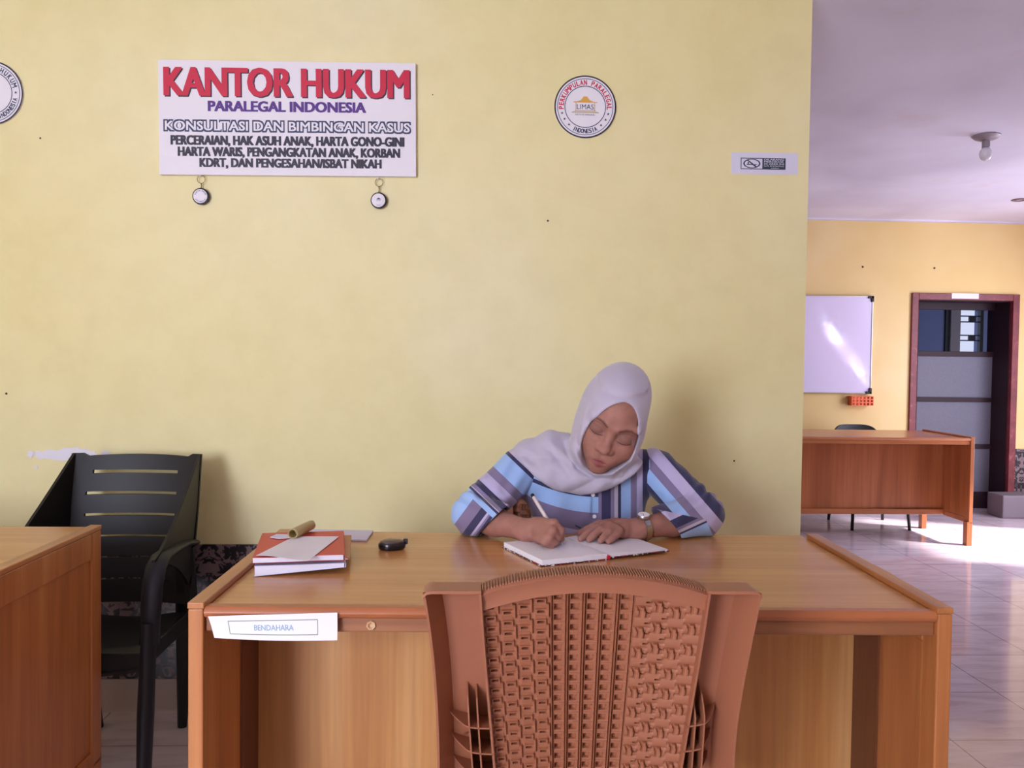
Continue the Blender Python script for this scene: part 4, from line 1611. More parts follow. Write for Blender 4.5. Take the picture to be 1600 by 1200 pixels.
def nets(F, xs, ys, zs):
    """surface nets: one vertex per sign-changing cell, one quad per sign-changing edge"""
    sg = F < 0
    nx, ny, nz = F.shape
    c = np.zeros((nx - 1, ny - 1, nz - 1), np.uint8)
    for i in (0, 1):
        for j in (0, 1):
            for k in (0, 1):
                c += sg[i:nx - 1 + i, j:ny - 1 + j, k:nz - 1 + k]
    act = (c > 0) & (c < 8)
    I, J, K = np.nonzero(act)
    idx = np.full(act.shape, -1, np.int64)
    idx[I, J, K] = np.arange(len(I))
    acc = np.zeros((len(I), 3)); cnt = np.zeros(len(I))
    for d in range(3):
        for u in (0, 1):
            for v in (0, 1):
                o0 = [0, 0, 0]; o1 = [0, 0, 0]
                e = [q for q in range(3) if q != d]
                o0[e[0]] = o1[e[0]] = u; o0[e[1]] = o1[e[1]] = v
                o1[d] = 1
                f0 = F[I + o0[0], J + o0[1], K + o0[2]].astype(float); f1 = F[I + o1[0], J + o1[1], K + o1[2]].astype(float)
                m = (f0 < 0) != (f1 < 0)
                t = np.where(m, f0 / np.where(m, f0 - f1, 1), 0)
                P0 = np.stack([xs[I + o0[0]], ys[J + o0[1]], zs[K + o0[2]]], 1); P1 = np.stack([xs[I + o1[0]], ys[J + o1[1]], zs[K + o1[2]]], 1)
                acc += np.where(m[:, None], P0 + (P1 - P0) * t[:, None], 0); cnt += m
    V = acc / np.maximum(cnt, 1)[:, None]
    Q = []
    for d in range(3):
        e = [q for q in range(3) if q != d]
        sl0 = [slice(1, n - 1) for n in F.shape]; sl1 = [slice(1, n - 1) for n in F.shape]
        sl0[d] = slice(0, F.shape[d] - 1); sl1[d] = slice(1, F.shape[d])
        a, b = sg[tuple(sl0)], sg[tuple(sl1)]
        A = np.argwhere(a != b)
        if len(A) == 0:
            continue
        fl = a[tuple(A.T)]
        base = A.copy()
        base[:, e[0]] += 1; base[:, e[1]] += 1
        def cell(du, dv):
            q = base.copy(); q[:, e[0]] += du; q[:, e[1]] += dv
            return idx[q[:, 0], q[:, 1], q[:, 2]]
        q = np.stack([cell(-1, -1), cell(0, -1), cell(0, 0), cell(-1, 0)], 1)
        flip = fl if d != 1 else ~fl
        q[~flip] = q[~flip][:, ::-1]
        Q.append(q)
    return V, np.concatenate(Q)


def field_obj(name, V, Q, m, parent=None, base=None, attrs=None, relax=0):
    V = V.copy()
    if relax:
        E_ = np.concatenate([Q[:, [0, 1]], Q[:, [1, 2]], Q[:, [2, 3]], Q[:, [3, 0]]])
        for _ in range(relax):
            acc = np.zeros_like(V); n = np.zeros(len(V))
            np.add.at(acc, E_[:, 0], V[E_[:, 1]]); np.add.at(n, E_[:, 0], 1)
            np.add.at(acc, E_[:, 1], V[E_[:, 0]]); np.add.at(n, E_[:, 1], 1)
            V = V * .5 + .5 * acc / n[:, None]
    me = bpy.data.meshes.new(name)
    off = np.array(base if base is not None else (0, 0, 0), float)
    p_ = parent
    while p_ is not None:
        off = off + np.array(p_.location)
        p_ = p_.parent
    me.from_pydata((V - off).tolist(), [], Q.tolist())
    o = bpy.data.objects.new(name, me)
    COL.objects.link(o)
    if parent is not None:
        o.parent = parent
    else:
        o.location = tuple(off)
    for mm in (m if isinstance(m, (list, tuple)) else [m]):
        me.materials.append(mm)
    me.polygons.foreach_set('use_smooth', [True] * len(me.polygons))
    for k_, a in (attrs or {}).items():
        at_ = me.attributes.new(k_, 'FLOAT', 'POINT')
        at_.data.foreach_set('value', np.asarray(a, np.float32))
    return o


# ---- joints, in room coordinates
SL_, EL_, WL_ = at(812, 735, 2.35), at(740, 806, 2.235), at(824, 829, 2.095)
SR_, ER_, WR_ = at(1026, 735, 2.35), at(1097, 806, 2.235), at(996, 827, 2.155)
NECK = at(938, 735, 2.30)
BX = .5 * (SL_[0] + SR_[0])
PELV = np.array([BX, 2.47, .53])
CHEST = np.array([BX, 2.395, .86])
HS = 1.14                                                # head scale
HC = at(974, 664, 2.115) + np.array([0, .080 * HS, 0.018])


def rot(ax, a):
    return np.array(Matrix.Rotation(a, 3, ax))


# head leans forward, rolls towards her left shoulder and turns a little towards her writing hand
HR = rot('Y', math.radians(17)) @ rot('X', math.radians(30)) @ rot('Z', math.radians(-9))


def h2w(p):
    return HC + HR @ (np.array(p, float) * HS)


def w2h(x, y, z):
    px, py, pz = x - HC[0], y - HC[1], z - HC[2]
    R = HR / HS
    return R[0][0] * px + R[1][0] * py + R[2][0] * pz, R[0][1] * px + R[1][1] * py + R[2][1] * pz, R[0][2] * px + R[1][2] * py + R[2][2] * pz


def smin(a, b, k):
    h = np.maximum(k - np.abs(a - b), 0) / k
    return np.minimum(a, b) - h * h * k * .25


def smax(a, b, k):
    return -smin(-a, -b, k)


A3 = lambda *p: np.array(p, float)


def head_sdf(X, Y, Z):
    """unscaled head in its own frame: x to its left, -y forward, z up, origin between the eyes' level and the skull's middle"""
    d = ellf(X, Y, Z, (-.007, .014, .022), (.061, .088, .075))
    d = smin(d, ellf(X, Y, Z, (0, -.030, -.022), (.060, .059, .080)), .03)
    d = smin(d, ellf(X, Y, Z, (0, -.044, -.074), (.044, .043, .038)), .03)
    d = smin(d, ellf(X, Y, Z, (0, -.074, -.101), (.020, .016, .016)), .022)
    for s_ in (-1, 1):
        d = smin(d, ellf(X, Y, Z, (s_ * .034, -.063, -.038), (.028, .024, .028)), .022)
        d = smin(d, capf(X, Y, Z, A3(s_ * .046, -.070, .021), A3(s_ * .014, -.082, .017), .007, .008), .02)
    for s_ in (-1, 1):
        d = smax(d, -ellf(X, Y, Z, (s_ * .031, -.098, -.001), (.019, .018, .0115)), .016)
    for s_ in (-1, 1):
        d = smin(d, ellf(X, Y, Z, (s_ * .0315, -.0735, -.004), (.0178, .0150, .0135)), .0045)
        d = smin(d, capf(X, Y, Z, A3(s_ * .046, -.0755, -.0145), A3(s_ * .020, -.0815, -.0155), .0035, .0035), .010)
    d = smin(d, capf(X, Y, Z, A3(0, -.080, .008), A3(0, -.0985, -.033), .0060, .0090), .013)
    d = smin(d, ellf(X, Y, Z, (0, -.1010, -.0360), (.0118, .0115, .0105)), .008)
    for s_ in (-1, 1):
        d = smin(d, ellf(X, Y, Z, (s_ * .0138, -.0910, -.0395), (.0085, .0110, .0080)), .005)
    for s_ in (-1, 1):
        d = smax(d, -ellf(X, Y, Z, (s_ * .0070, -.0985, -.0470), (.0040, .0055, .0034)), .003)
    d = smin(d, ellf(X, Y, Z, (0, -.079, -.068), (.030, .014, .019)), .018)          # muzzle
    for s_ in (-1, 1):
        d = smin(d, capf(X, Y, Z, A3(s_ * .0225, -.0835, -.0725), A3(s_ * .005, -.0895, -.0680), .0042, .0062), .005)
        d = smin(d, capf(X, Y, Z, A3(s_ * .0205, -.0832, -.0755), A3(s_ * .000, -.0885, -.0795), .0046, .0078), .005)
    d = smax(d, -capf(X, Y, Z, A3(-.0200, -.0885, -.0738), A3(0, -.0962, -.0740), .0008, .0014), .005)
    d = smax(d, -capf(X, Y, Z, A3(.0200, -.0885, -.0738), A3(0, -.0962, -.0740), .0008, .0014), .005)
    d = smax(d, -ellf(X, Y, Z, (0, -.100, -.0555), (.0035, .006, .0065)), .006)      # philtrum
    return d


xs = axis((-.10, .04, .012), (.04, .66, .0022), (.66, .80, .012))
ys = axis((1.90, 1.955, .006), (1.955, 2.24, .0022), (2.24, 2.62, .009))
zs = axis((-.01, .74, .014), (.74, 1.20, .0022), (1.20, 1.24, .006))
Bd = Field(xs, ys, zs)
# trunk and legs
Bd.ell(CHEST, (.145, .085, .14), .05)
Bd.ell((BX, 2.42, .70), (.125, .090, .14), .06)
Bd.ell(PELV, (.165, .115, .10), .06)
Bd.cap(SL_ + A3(.02, .02, 0), SR_ + A3(-.02, .02, 0), .048, .048, .05)
Bd.cap(A3(BX, 2.38, .92), NECK + A3(0, .06, .0), .06, .05, .04)
for s_ in (-1, 1):
    hip = PELV + A3(s_ * .085, -.02, -.01)
    knee = A3(BX + s_ * .11, 2.10, .49)
    ank = A3(BX + s_ * .10, 2.13, .09)
    Bd.cap(hip, knee, .080, .056, .04); Bd.cap(knee, ank, .052, .034, .02)
    Bd.cap(ank + A3(0, .02, -.05), ank + A3(s_ * .02, -.13, -.062), .034, .026, .02)
# arms
Bd.cap(SL_, EL_, .042, .034, .03); Bd.cap(EL_, EL_ * .6 + WL_ * .4, .035, .0345, .02); Bd.cap(EL_ * .6 + WL_ * .4, WL_, .0345, .0250, .02)
Bd.cap(SR_, ER_, .042, .034, .03); Bd.cap(ER_, ER_ * .55 + WR_ * .45, .036, .035, .02); Bd.cap(ER_ * .55 + WR_ * .45, WR_, .035, .0245, .02)

# writing hand (her right): fingers folded round the pen
H = lambda *p: at(*p)
Bd.cap(WL_, H(845, 829, 2.072), .0250, .026, .02)
Bd.cap(H(842, 822, 2.075), H(846, 840, 2.055), .0200, .0185, .015)
Bd.cap(H(852, 821, 2.065), H(852, 838, 2.050), .0150, .0140, .012)
Bd.chain([H(845, 817, 2.062), H(866, 818, 2.018), H(876, 829, 2.018), H(877.5, 842, 2.034)], [.0125, .0112, .0098, .0078], .003, .010)
Bd.chain([H(843, 824, 2.052), H(863, 829, 2.002), H(872, 839, 2.018), H(867, 846, 2.040)], [.0125, .0112, .0098, .0082], .003, .010)
Bd.chain([H(841, 831, 2.045), H(858, 839, 1.996), H(867, 847, 2.012), H(861, 850, 2.034)], [.0120, .0106, .0092, .0080], .003, .010)
Bd.chain([H(840, 839, 2.042), H(852, 847, 2.000), H(861, 852.5, 2.010), H(856, 854, 2.030)], [.0112, .0094, .0082, .0074], .003, .010)
Bd.chain([H(838, 818, 2.095), H(856, 820, 2.085), H(870, 829, 2.055), H(876, 840, 2.045)], [.0150, .0118, .0105, .0085], .004, .012)
# resting hand (her left): flat, fingers spread over the page
Bd.cap(WR_, H(974, 826, 2.140), .0245, .023, .02)
Bd.cap(H(972, 824, 2.145), H(949, 824, 2.128), .0200, .0155, .016)
Bd.cap(H(970, 829, 2.120), H(958, 832, 2.100), .0170, .0130, .016)
Bd.chain([H(950, 820, 2.140), H(929, 825, 2.118), H(915, 836, 2.094), H(907, 842, 2.083)], [.0125, .0105, .0092, .0074], .0025, .010)
Bd.chain([H(952, 822, 2.118), H(938, 828, 2.092), H(927, 837, 2.075), H(920.5, 843, 2.066)], [.0125, .0108, .0094, .0076], .0025, .010)
Bd.chain([H(960, 825, 2.100), H(951, 832, 2.076), H(943, 840, 2.062), H(938, 845, 2.054)], [.0120, .0104, .0090, .0074], .0025, .010)
Bd.chain([H(968, 830, 2.095), H(963, 836, 2.078), H(956, 842, 2.066), H(951, 846, 2.058)], [.0108, .0090, .0080, .0068], .0025, .010)
Bd.chain([H(962, 818, 2.165), H(936, 820, 2.158), H(918, 828, 2.142), H(905, 833, 2.130)], [.0150, .0118, .0105, .0084], .004, .012)
# head and neck
hp = h2w((0, 0, 0))
Bd.put(lambda x, y, z: HS * head_sdf(*w2h(x, y, z)), hp - .21, hp + .21, .012)
Bd.cap(h2w((0, .030, -.04)), NECK + A3(0, .06, -.02), .050, .050, .03)
# nails pressed into the fingertips of the resting hand stay skin coloured; keep everything above the table and page
V, Q = Bd.mesh()

hx, hy, hz = w2h(V[:, 0], V[:, 1], V[:, 2])
inhead = (np.abs(hx) < .09) & (hy < .0) & (np.abs(hz) < .13)


def soft(d, w):
    return np.clip(.5 - d / w, 0, 1)


lip = np.full(len(V), 9.0)
for s_ in (-1, 1):
    lip = np.minimum(lip, capf(hx, hy, hz, A3(s_ * .0225, -.0848, -.0724), A3(s_ * .004, -.0905, -.0684), .0046, .0062))
    lip = np.minimum(lip, capf(hx, hy, hz, A3(s_ * .0205, -.0848, -.0755), A3(s_ * .000, -.0898, -.0796), .0046, .0080))
lipm = soft(lip - .0014, .003) * inhead
brow = np.full(len(V), 9.0)
for s_ in (-1, 1):
    P_ = [A3(s_ * .015, -.092, .0165), A3(s_ * .027, -.089, .0220), A3(s_ * .039, -.080, .0225), A3(s_ * .049, -.068, .0170)]
    for a, b, ra, rb in zip(P_, P_[1:], (.0028, .0031, .0022), (.0031, .0022, .0008)):
        a = a.copy(); b = b.copy()
        dz = capf(hx, hy * 0, hz, A3(a[0], 0, a[2]), A3(b[0], 0, b[2]), ra, rb)
        brow = np.minimum(brow, dz)
browm = soft(brow, .004) * inhead * (hy < -.03) * .8
# eye socket shade painted into the skin colour of lids and under-eye folds
lid = np.full(len(V), 9.0)
for s_ in (-1, 1):
    lid = np.minimum(lid, ellf(hx, hy, hz, (s_ * .032, -.085, -.002), (.021, .03, .013)))
lid_shade = soft(lid, .012) * inhead
m = mat('skin', srgb(162, 114, 100), 0.58, 0.22)
N, L, b = nt(m)
b.inputs['Subsurface Weight'].default_value = 0.08
b.inputs['Subsurface Radius'].default_value = (.012, .005, .003)
c = ramp(m, noise(m, coords(m), 38, 3), [(.3, srgb(156, 109, 96)), (.7, srgb(171, 121, 107))])
c = mix(m, math_node(m, 'MULTIPLY', attr(m, 'lid'), .45), c, srgb(100, 70, 66))
c = mix(m, attr(m, 'brow'), c, srgb(70, 44, 42))
c = mix(m, math_node(m, 'MULTIPLY', attr(m, 'lip'), .85), c, srgb(140, 66, 74))
setcol(m, c)
M['skin'] = m
base = A3(BX, 2.45, 0)
person = field_obj('person', V, Q, m, None, base, dict(lip=lipm, brow=browm, lid=lid_shade), relax=1)
tag(person, 'woman in a grey headscarf and blue striped shirt writing at the near desk', 'person')

# eyelashes: the dark closed line of each lowered lid
for s_ in (-1, 1):
    mb = MB()
    pts = []
    for i in range(13):
        u = i / 12
        x = s_ * (.0155 + .033 * u)
        z = -.0105 - .0035 * math.sin(PI * u) + .002 * u
        yy = np.linspace(-.12, -.04, 320)
        d = head_sdf(np.full(320, x), yy, np.full(320, z))
        k_ = np.argmax(d < 0)
        pts.append(h2w((x, yy[k_] - .0002, z)))
    mb.tube(pts, [(.0005 + .0006 * math.sin(PI * min(1, u_ * 1.1))) for u_ in np.linspace(0, .9, 13)], 8)
    mb.build('eyelashes', mat('dark_lashes', srgb(58, 36, 36), .7), person, smooth=True)

# ---- trousers
T_ = Field(axis((BX - .26, BX + .26, .012)), axis((1.95, 2.64, .012)), axis((.04, .72, .012)))
T_.ell(PELV, (.178, .128, .112), .06)
for s_ in (-1, 1):
    hip = PELV + A3(s_ * .085, -.02, -.01); knee = A3(BX + s_ * .11, 2.10, .49); ank = A3(BX + s_ * .10, 2.13, .11)
    T_.cap(hip, knee, .092, .068, .04); T_.cap(knee, ank, .066, .052, .02)
V, Q = T_.mesh()
field_obj('trousers', V, Q, mat('dark_trousers', srgb(44, 44, 62), .8), person)

# ---- shirt
BLUE, GREY, LILAC, NAVY, CREAM = srgb(160, 192, 240), srgb(132, 120, 152), srgb(188, 178, 212), srgb(62, 60, 92), srgb(196, 186, 204)


def stripes(m, fac, stops):
    return ramp(m, fac, stops, 'CONSTANT')


def cloth(name):
    m = mat(name, BLUE, .75, .2)
    m.node_tree.nodes['Principled BSDF'].inputs['Sheen Weight'].default_value = .15
    bump(m, noise(m, coords(m), 900, 2), .15, .001)
    return m


def pxy(V):
    """picture-plane coordinates of points, used to lay the printed stripes along the cloth"""
    d = V - EYE
    z = d @ CF
    return 800 + F_PX * (d @ CR) / z, 600 - F_PX * (d @ CU) / z


Sh = Field(axis((BX - .27, BX + .27, .004)), axis((2.17, 2.60, .004)), axis((.44, 1.02, .004)))
Sh.ell(CHEST + A3(0, -.005, -.01), (.168, .112, .160), .05)
Sh.ell((BX, 2.40, .68), (.150, .118, .17), .06)
Sh.ell(PELV + A3(0, 0, .02), (.180, .132, .11), .06)
Sh.cap(SL_ + A3(.015, .01, -.005), SR_ + A3(-.015, .01, -.005), .062, .062, .05)
Sh.cap(A3(BX, 2.37, .90), NECK + A3(0, .05, -.02), .085, .066, .04)


def folds(F, amp, fn, lo=None, hi=None):
    x, y, z = (a.astype(np.float32) for a in F.ax)
    F.F += amp * fn(x[:, None, None], y[None, :, None], z[None, None, :])


folds(Sh, .004, lambda x, y, z: np.sin(70 * (x - BX) + 30 * (z - .8) * np.sign(x - BX)) * np.clip((.92 - z) / .1, 0, 1))
V, Q = Sh.mesh()
px_, py_ = pxy(V)
su = (px_ - 935) / 80.0
sv = (py_ - 748 - .42 * (px_ - 840) + .0022 * (px_ - 840) ** 2) / 100.0
m = cloth('striped_shirt_cloth')
c1 = stripes(m, attr(m, 'sv'), [(0, BLUE), (.02, NAVY), (.085, BLUE), (.33, GREY), (.62, LILAC), (.72, NAVY), (.80, BLUE)])
c2_ = stripes(m, attr(m, 'su'), [(0, GREY), (.06, NAVY), (.24, GREY), (.31, CREAM), (.38, NAVY), (.44, BLUE), (.63, GREY), (.75, LILAC), (.86, NAVY), (.985, BLUE)])
sel = math_node(m, 'GREATER_THAN', attr(m, 'sel'), 0.0)
setcol(m, mix(m, sel, c1, c2_))
shirt = field_obj('shirt', V, Q, m, person, None, dict(su=np.clip(su, .001, .999), sv=np.clip(sv, .001, .999), sel=px_ - 935), relax=1)
for (bx_, by_) in ((926.5, 773.5), (928.5, 807)):
    p = None
    d = ray(bx_, by_)
    # lay the button on the front of the cloth
    pr_ = EYE + np.outer(np.linspace(2.05, 2.45, 400) / d[1], d)
    dist = np.linalg.norm(V[None, ::7] - pr_[::4, None], axis=2).min(1)
    k_ = np.argmax(dist < .006) if (dist < .006).any() else np.argmin(dist)
    p = pr_[::4][k_]
    mb = MB(); mb.lathe([(.0052, -.001), (.0056, .001), (.0050, .0026), (.0034, .0022), (.0015, .0018)], p, (0, -1, .25), 20); mb.build('button', M['board_white'], shirt, smooth='auto')


def sleeve(Sx, Ex, Wx, ccut, ncut, left):
    lo = np.minimum(np.minimum(Sx, Ex), Ex * .5 + Wx * .5) - .09
    hi = np.maximum(np.maximum(Sx, Ex), Ex * .5 + Wx * .5) + .09
    lo[2] = max(lo[2], ZD + .001 - .006)
    F = Field(axis((lo[0], hi[0], .0026)), axis((lo[1], hi[1], .0026)), axis((lo[2], hi[2], .0026)))
    mid = Ex + (Wx - Ex) * .62
    x, y, z = (a.astype(np.float32) for a in F.ax)
    x, y, z = x[:, None, None], y[None, :, None], z[None, None, :]
    # gathered folds in the crook of the elbow and long soft ones down the sleeve
    ax_ = (Ex - Sx) / np.linalg.norm(Ex - Sx)
    s_ = (x - Ex[0]) * ax_[0] + (y - Ex[1]) * ax_[1] + (z - Ex[2]) * ax_[2]
    w = np.exp(-((s_ + .02) / .045) ** 2)
    sg = -1 if left else 1
    wr = .0062 * w * np.sin(150 * s_ + 40 * (x - Ex[0]) * sg) + .0034 * np.sin(60 * (x - Ex[0]) * sg + 55 * (z - Ex[2]) + 20 * y) + .0016 * np.sin(120 * (x - Ex[0]) - 90 * (z - Ex[2]) + 30 * y)
    upper = capf(x, y, z, Sx, Ex + A3(0, 0, .004), .060, .054)
    F.F = capf(x, y, z, Ex + A3(0, 0, .002), mid, .055, .050) + .30 * wr
    # bottom rests on the table
    F.F = smax(F.F, (ZD + .0012 - z) + 0 * F.F, .006).astype(np.float32)
    n = np.array(ncut, float); n /= np.linalg.norm(n)
    pl_ = (x - ccut[0]) * n[0] + (y - ccut[1]) * n[1] + (z - ccut[2]) * n[2]
    F.F = smax(F.F, pl_ + 0 * F.F, .004).astype(np.float32)
    # hollow opening
    inner = np.maximum(capf(x, y, z, Ex, mid + (mid - Ex), .0440, .0415), -(pl_ + .03))
    F.F = smax(F.F, -inner, .003)
    upper = smax(upper + wr, (ZD + .0012 - z) + 0 * F.F, .006)
    F.F = smin(F.F, upper, .012).astype(np.float32)
    return F.mesh()


cl = at(757, 825, 2.145)
V, Q = sleeve(SL_, EL_, WL_, cl, (.66, -.25, -.68), True)
px_, py_ = pxy(V)
a_, b_, c_ = np.array((816., 722.)), np.array((734., 808.)), np.array((772., 836.))


def seg_coord(px, py, p, q):
    """distance to a segment, position along it and signed offset across it"""
    d = q - p; Ld = np.linalg.norm(d)
    t = ((px - p[0]) * d[0] + (py - p[1]) * d[1]) / Ld ** 2
    tc = np.clip(t, 0, 1)
    return np.hypot(px - p[0] - d[0] * tc, py - p[1] - d[1] * tc), t * Ld, ((px - p[0]) * d[1] - (py - p[1]) * d[0]) / Ld


d1, t1, o1 = seg_coord(px_, py_, a_, b_)
d2, t2, o2 = seg_coord(px_, py_, b_, c_)
L1 = np.linalg.norm(b_ - a_)
m = cloth('striped_right_sleeve_cloth')
RS = [(0, CREAM), (.012, NAVY), (.05, BLUE), (.215, GREY), (.30, LILAC), (.40, NAVY), (.455, GREY), (.49, CREAM), (.50, NAVY), (.52, BLUE), (.645, GREY), (.74, NAVY), (.775, LILAC), (.80, NAVY), (.825, BLUE), (.985, GREY)]
sel = math_node(m, 'GREATER_THAN', attr(m, 'sel'), 0.0)
setcol(m, mix(m, sel, stripes(m, attr(m, 'st'), RS), stripes(m, attr(m, 'sw'), [(0, BLUE), (.30, GREY), (.52, NAVY), (.66, LILAC), (.70, GREY), (.74, NAVY), (.80, BLUE), (.985, GREY)])))
field_obj('sleeve', V, Q, m, shirt, None, dict(st=np.clip(t1 / 165.0, .001, .999), sw=np.clip((t2 + 38) / 84.0, .001, .999), sel=(t1 - L1 * .80) + .9 * o1 * 0), relax=1)['label'] = 'sleeve with stripes running round the arm'
cr = at(1062, 829, 2.135)
V, Q = sleeve(SR_, ER_, WR_, cr, (-.70, -.20, -.66), False)
px_, py_ = pxy(V)
a_, b_, c_ = np.array((1024., 722.)), np.array((1102., 812.)), np.array((1045., 838.))
d1, t1, o1 = seg_coord(px_, py_, a_, b_)
d2, t2, o2 = seg_coord(px_, py_, b_, c_)
m = cloth('striped_left_sleeve_cloth')
LS = [(0, NAVY), (.02, BLUE), (.15, GREY), (.25, LILAC), (.39, NAVY), (.51, GREY), (.545, CREAM), (.58, NAVY), (.605, BLUE)]
sel = math_node(m, 'GREATER_THAN', attr(m, 'sel'), 0.0)
setcol(m, mix(m, sel, stripes(m, attr(m, 'st'), LS), stripes(m, attr(m, 'sw'), LS)))
field_obj('sleeve', V, Q, m, shirt, None, dict(st=np.clip((.52 + o1 / 66.0) / 2, .001, .999), sw=np.clip((1.00 + (o2 + 8) / 62.0) / 2, .001, .999), sel=d1 - d2), relax=1)['label'] = 'sleeve with stripes running along the arm'

# ---- headscarf
hp = h2w((0, 0, 0))
lo = np.minimum(hp - .19, A3(SL_[0] - .06, 2.02, .80)); hi = np.maximum(hp + .19, A3(SR_[0] + .05, 2.50, 1.10))
lo[1] = min(lo[1], 1.98)
lo[2] = .83
Hj = Field(axis((lo[0], hi[0], .0034)), axis((lo[1], 2.48, .0034)), axis((lo[2], hi[2] + .02, .0034)))
x, y, z = (a.astype(np.float32) for a in Hj.ax)
x, y, z = x[:, None, None], y[None, :, None], z[None, None, :]
X, Y, Z = w2h(x, y, z)
hood = ellf(X, Y, Z, (-.009, .020, .016), (.0700, .104, .091))
hood = smin(hood, ellf(X, Y, Z, (0, -.010, -.058), (.070, .082, .074)), .05)
hood = smin(hood, ellf(X, Y, Z, (-.010, .085, .010), (.058, .055, .060)), .05)      # the knot of hair under the cloth
hood = smin(hood, head_sdf(X, Y, Z) - .0050, .012)
# cloth falling from the crown along her right cheek to the shoulder
fallc = capf(x, y, z, h2w((-.034, .030, .020)), at(916, 705, 2.225), .046, .044)
hood2 = smin(hood, fallc, .04)
throat = capf(x, y, z, h2w((0, .015, -.050)), at(938, 728, 2.31), .074, .072)
d = smin(hood2, throat, .04)
wrap = capf(x, y, z, at(884, 733, 2.265), at(988, 738, 2.265), .050, .042)
d = smin(d, wrap, .022)
wrap2 = capf(x, y, z, at(905, 752, 2.25), at(955, 742, 2.25), .036, .034)
d = smin(d, wrap2, .03)
drape = capf(x, y, z, SL_ + A3(.006, .005, -.004), at(868, 717, 2.33), .074, .074)
drape = smin(drape, ellf(x, y, z, at(880, 742, 2.305), (.105, .085, .058)), .05)
d = smin(d, drape, .016)
back = capf(x, y, z, NECK + A3(.02, .06, -.01), SR_ + A3(-.030, .050, -.004), .070, .058)
d = smin(d, back, .03)
# soft folds sweeping from below her chin up over her right shoulder
fx, fz = at(990, 700, 2.3)[0], at(990, 690, 2.3)[2]
ang = np.arctan2(fz - z, fx - x)
rad = np.sqrt((x - fx) ** 2 + (z - fz) ** 2)
am = np.clip((hood2 - .004) / .03, 0, 1) * np.clip((fx - x) / .06, 0, 1)
f1 = np.abs(np.sin(7.5 * ang + 5 * rad + .6)) ** .7 - .6
f2 = np.sin(19 * ang - 16 * rad + 1)
d = d - (.0090 * f1 + .0024 * f2) * am
_D = [x - EYE[0], y - EYE[1], z - EYE[2]]
_z = sum(q * c for q, c in zip(_D, CF))
gx = 800 + F_PX * sum(q * c for q, c in zip(_D, CR)) / _z
gy_ = 600 - F_PX * sum(q * c for q, c in zip(_D, CU)) / _z


def crease_line(pts, depth, w):
    """a valley pressed into the front of the cloth with a soft ridge on its upper side"""
    best = None
    for p, q in zip(pts, pts[1:]):
        dx, dy = q[0] - p[0], q[1] - p[1]
        L_ = math.hypot(dx, dy)
        t = np.clip(((gx - p[0]) * dx + (gy_ - p[1]) * dy) / L_ ** 2, 0, 1)
        e_ = np.hypot(gx - p[0] - t * dx, gy_ - p[1] - t * dy)
        sgn = np.sign((gx - p[0]) * dy - (gy_ - p[1]) * dx)
        if best is None:
            best, bs = e_, sgn
        else:
            bs = np.where(e_ < best, sgn, bs); best = np.minimum(best, e_)
    sd_ = best * bs
    fade = np.clip(np.minimum(np.hypot(gx - pts[0][0], gy_ - pts[0][1]), np.hypot(gx - pts[-1][0], gy_ - pts[-1][1])) / (4.5 * w), 0, 1) ** 1.5
    depth = depth * fade
    return (depth * np.exp(-(best / w) ** 2) - .6 * depth * np.exp(-((sd_ - 1.9 * w) / (1.3 * w)) ** 2)) * (y < 2.36)


d = d + crease_line([(879, 684), (886, 706), (902, 730), (930, 748), (958, 748), (984, 730)], .0075, 4.0)
d = d + crease_line([(838, 690), (862, 706), (884, 732), (896, 756)], .0065, 5.0)
d = d + crease_line([(806, 706), (836, 722), (862, 746)], .0045, 5.0)
d = d + crease_line([(903, 668), (902, 692), (908, 712), (922, 736)], .0045, 3.2)
d = d + crease_line([(912, 628), (905, 650), (901, 676)], .0045, 3.0)
d = d + crease_line([(950, 756), (975, 744), (1000, 716)], .0045, 3.5)
# gathers beside her right cheek and a crease over the crown
gg = np.clip((-X - .040) / .02, 0, 1) * np.clip((.055 - Z) / .05, 0, 1) * np.clip((hood + .03) / .02, 0, 1)
d = d - .0034 * np.sin(105 * (X + .10) + 16 * Z + 25 * Y) * gg
crz = .082 - 3.2 * (X - .015) ** 2
d = d + .0034 * np.exp(-((Z - crz) / .0055) ** 2) * (Y < .06) - .0028 * np.exp(-((Z - crz - .010) / .008) ** 2) * (Y < .06)
# face opening: an egg shape seen along the head's own axis
zc_ = np.clip((Z + .118) / .198, 0, 1)
hw = .0635 * np.sqrt(np.clip(1 - ((Z + .036) / np.where(Z < -.036, .083, .112)) ** 2, 0, 1))
hole = np.maximum(np.abs(X) - hw, 0) + np.where(hw <= 0, .02, 0)
e = np.sqrt(((X - .004) / (.0570 - .10 * np.clip(Z, 0, .1))) ** 2 + ((Z + .034) / np.where(Z < -.034, .084, .104)) ** 2)
open_ = smax((e - 1) * .055, Y + .016, .035)
d = smax(d, -HS * open_, .008)
# hem over the chest, a curved line, and the cut at the back
P2 = lambda: None
hemx = np.array([at(p[0], 740, 2.28)[0] for p in ((785, 0), (800, 0), (835, 0), (865, 0), (905, 0), (945, 0), (985, 0), (1010, 0), (1045, 0))])
hemz = np.array([at(900, p, 2.27)[2] for p in (699, 709, 745, 764, 772, 764, 738, 712, 700)])
hz_ = np.interp(x[:, 0, 0], hemx, hemz)[:, None, None]
# the hem rises a little behind the shoulders
hz_ = hz_ + np.clip(y - 2.36, 0, 1) * .0
d = smax(d, (hz_ - z) * .8, .006)
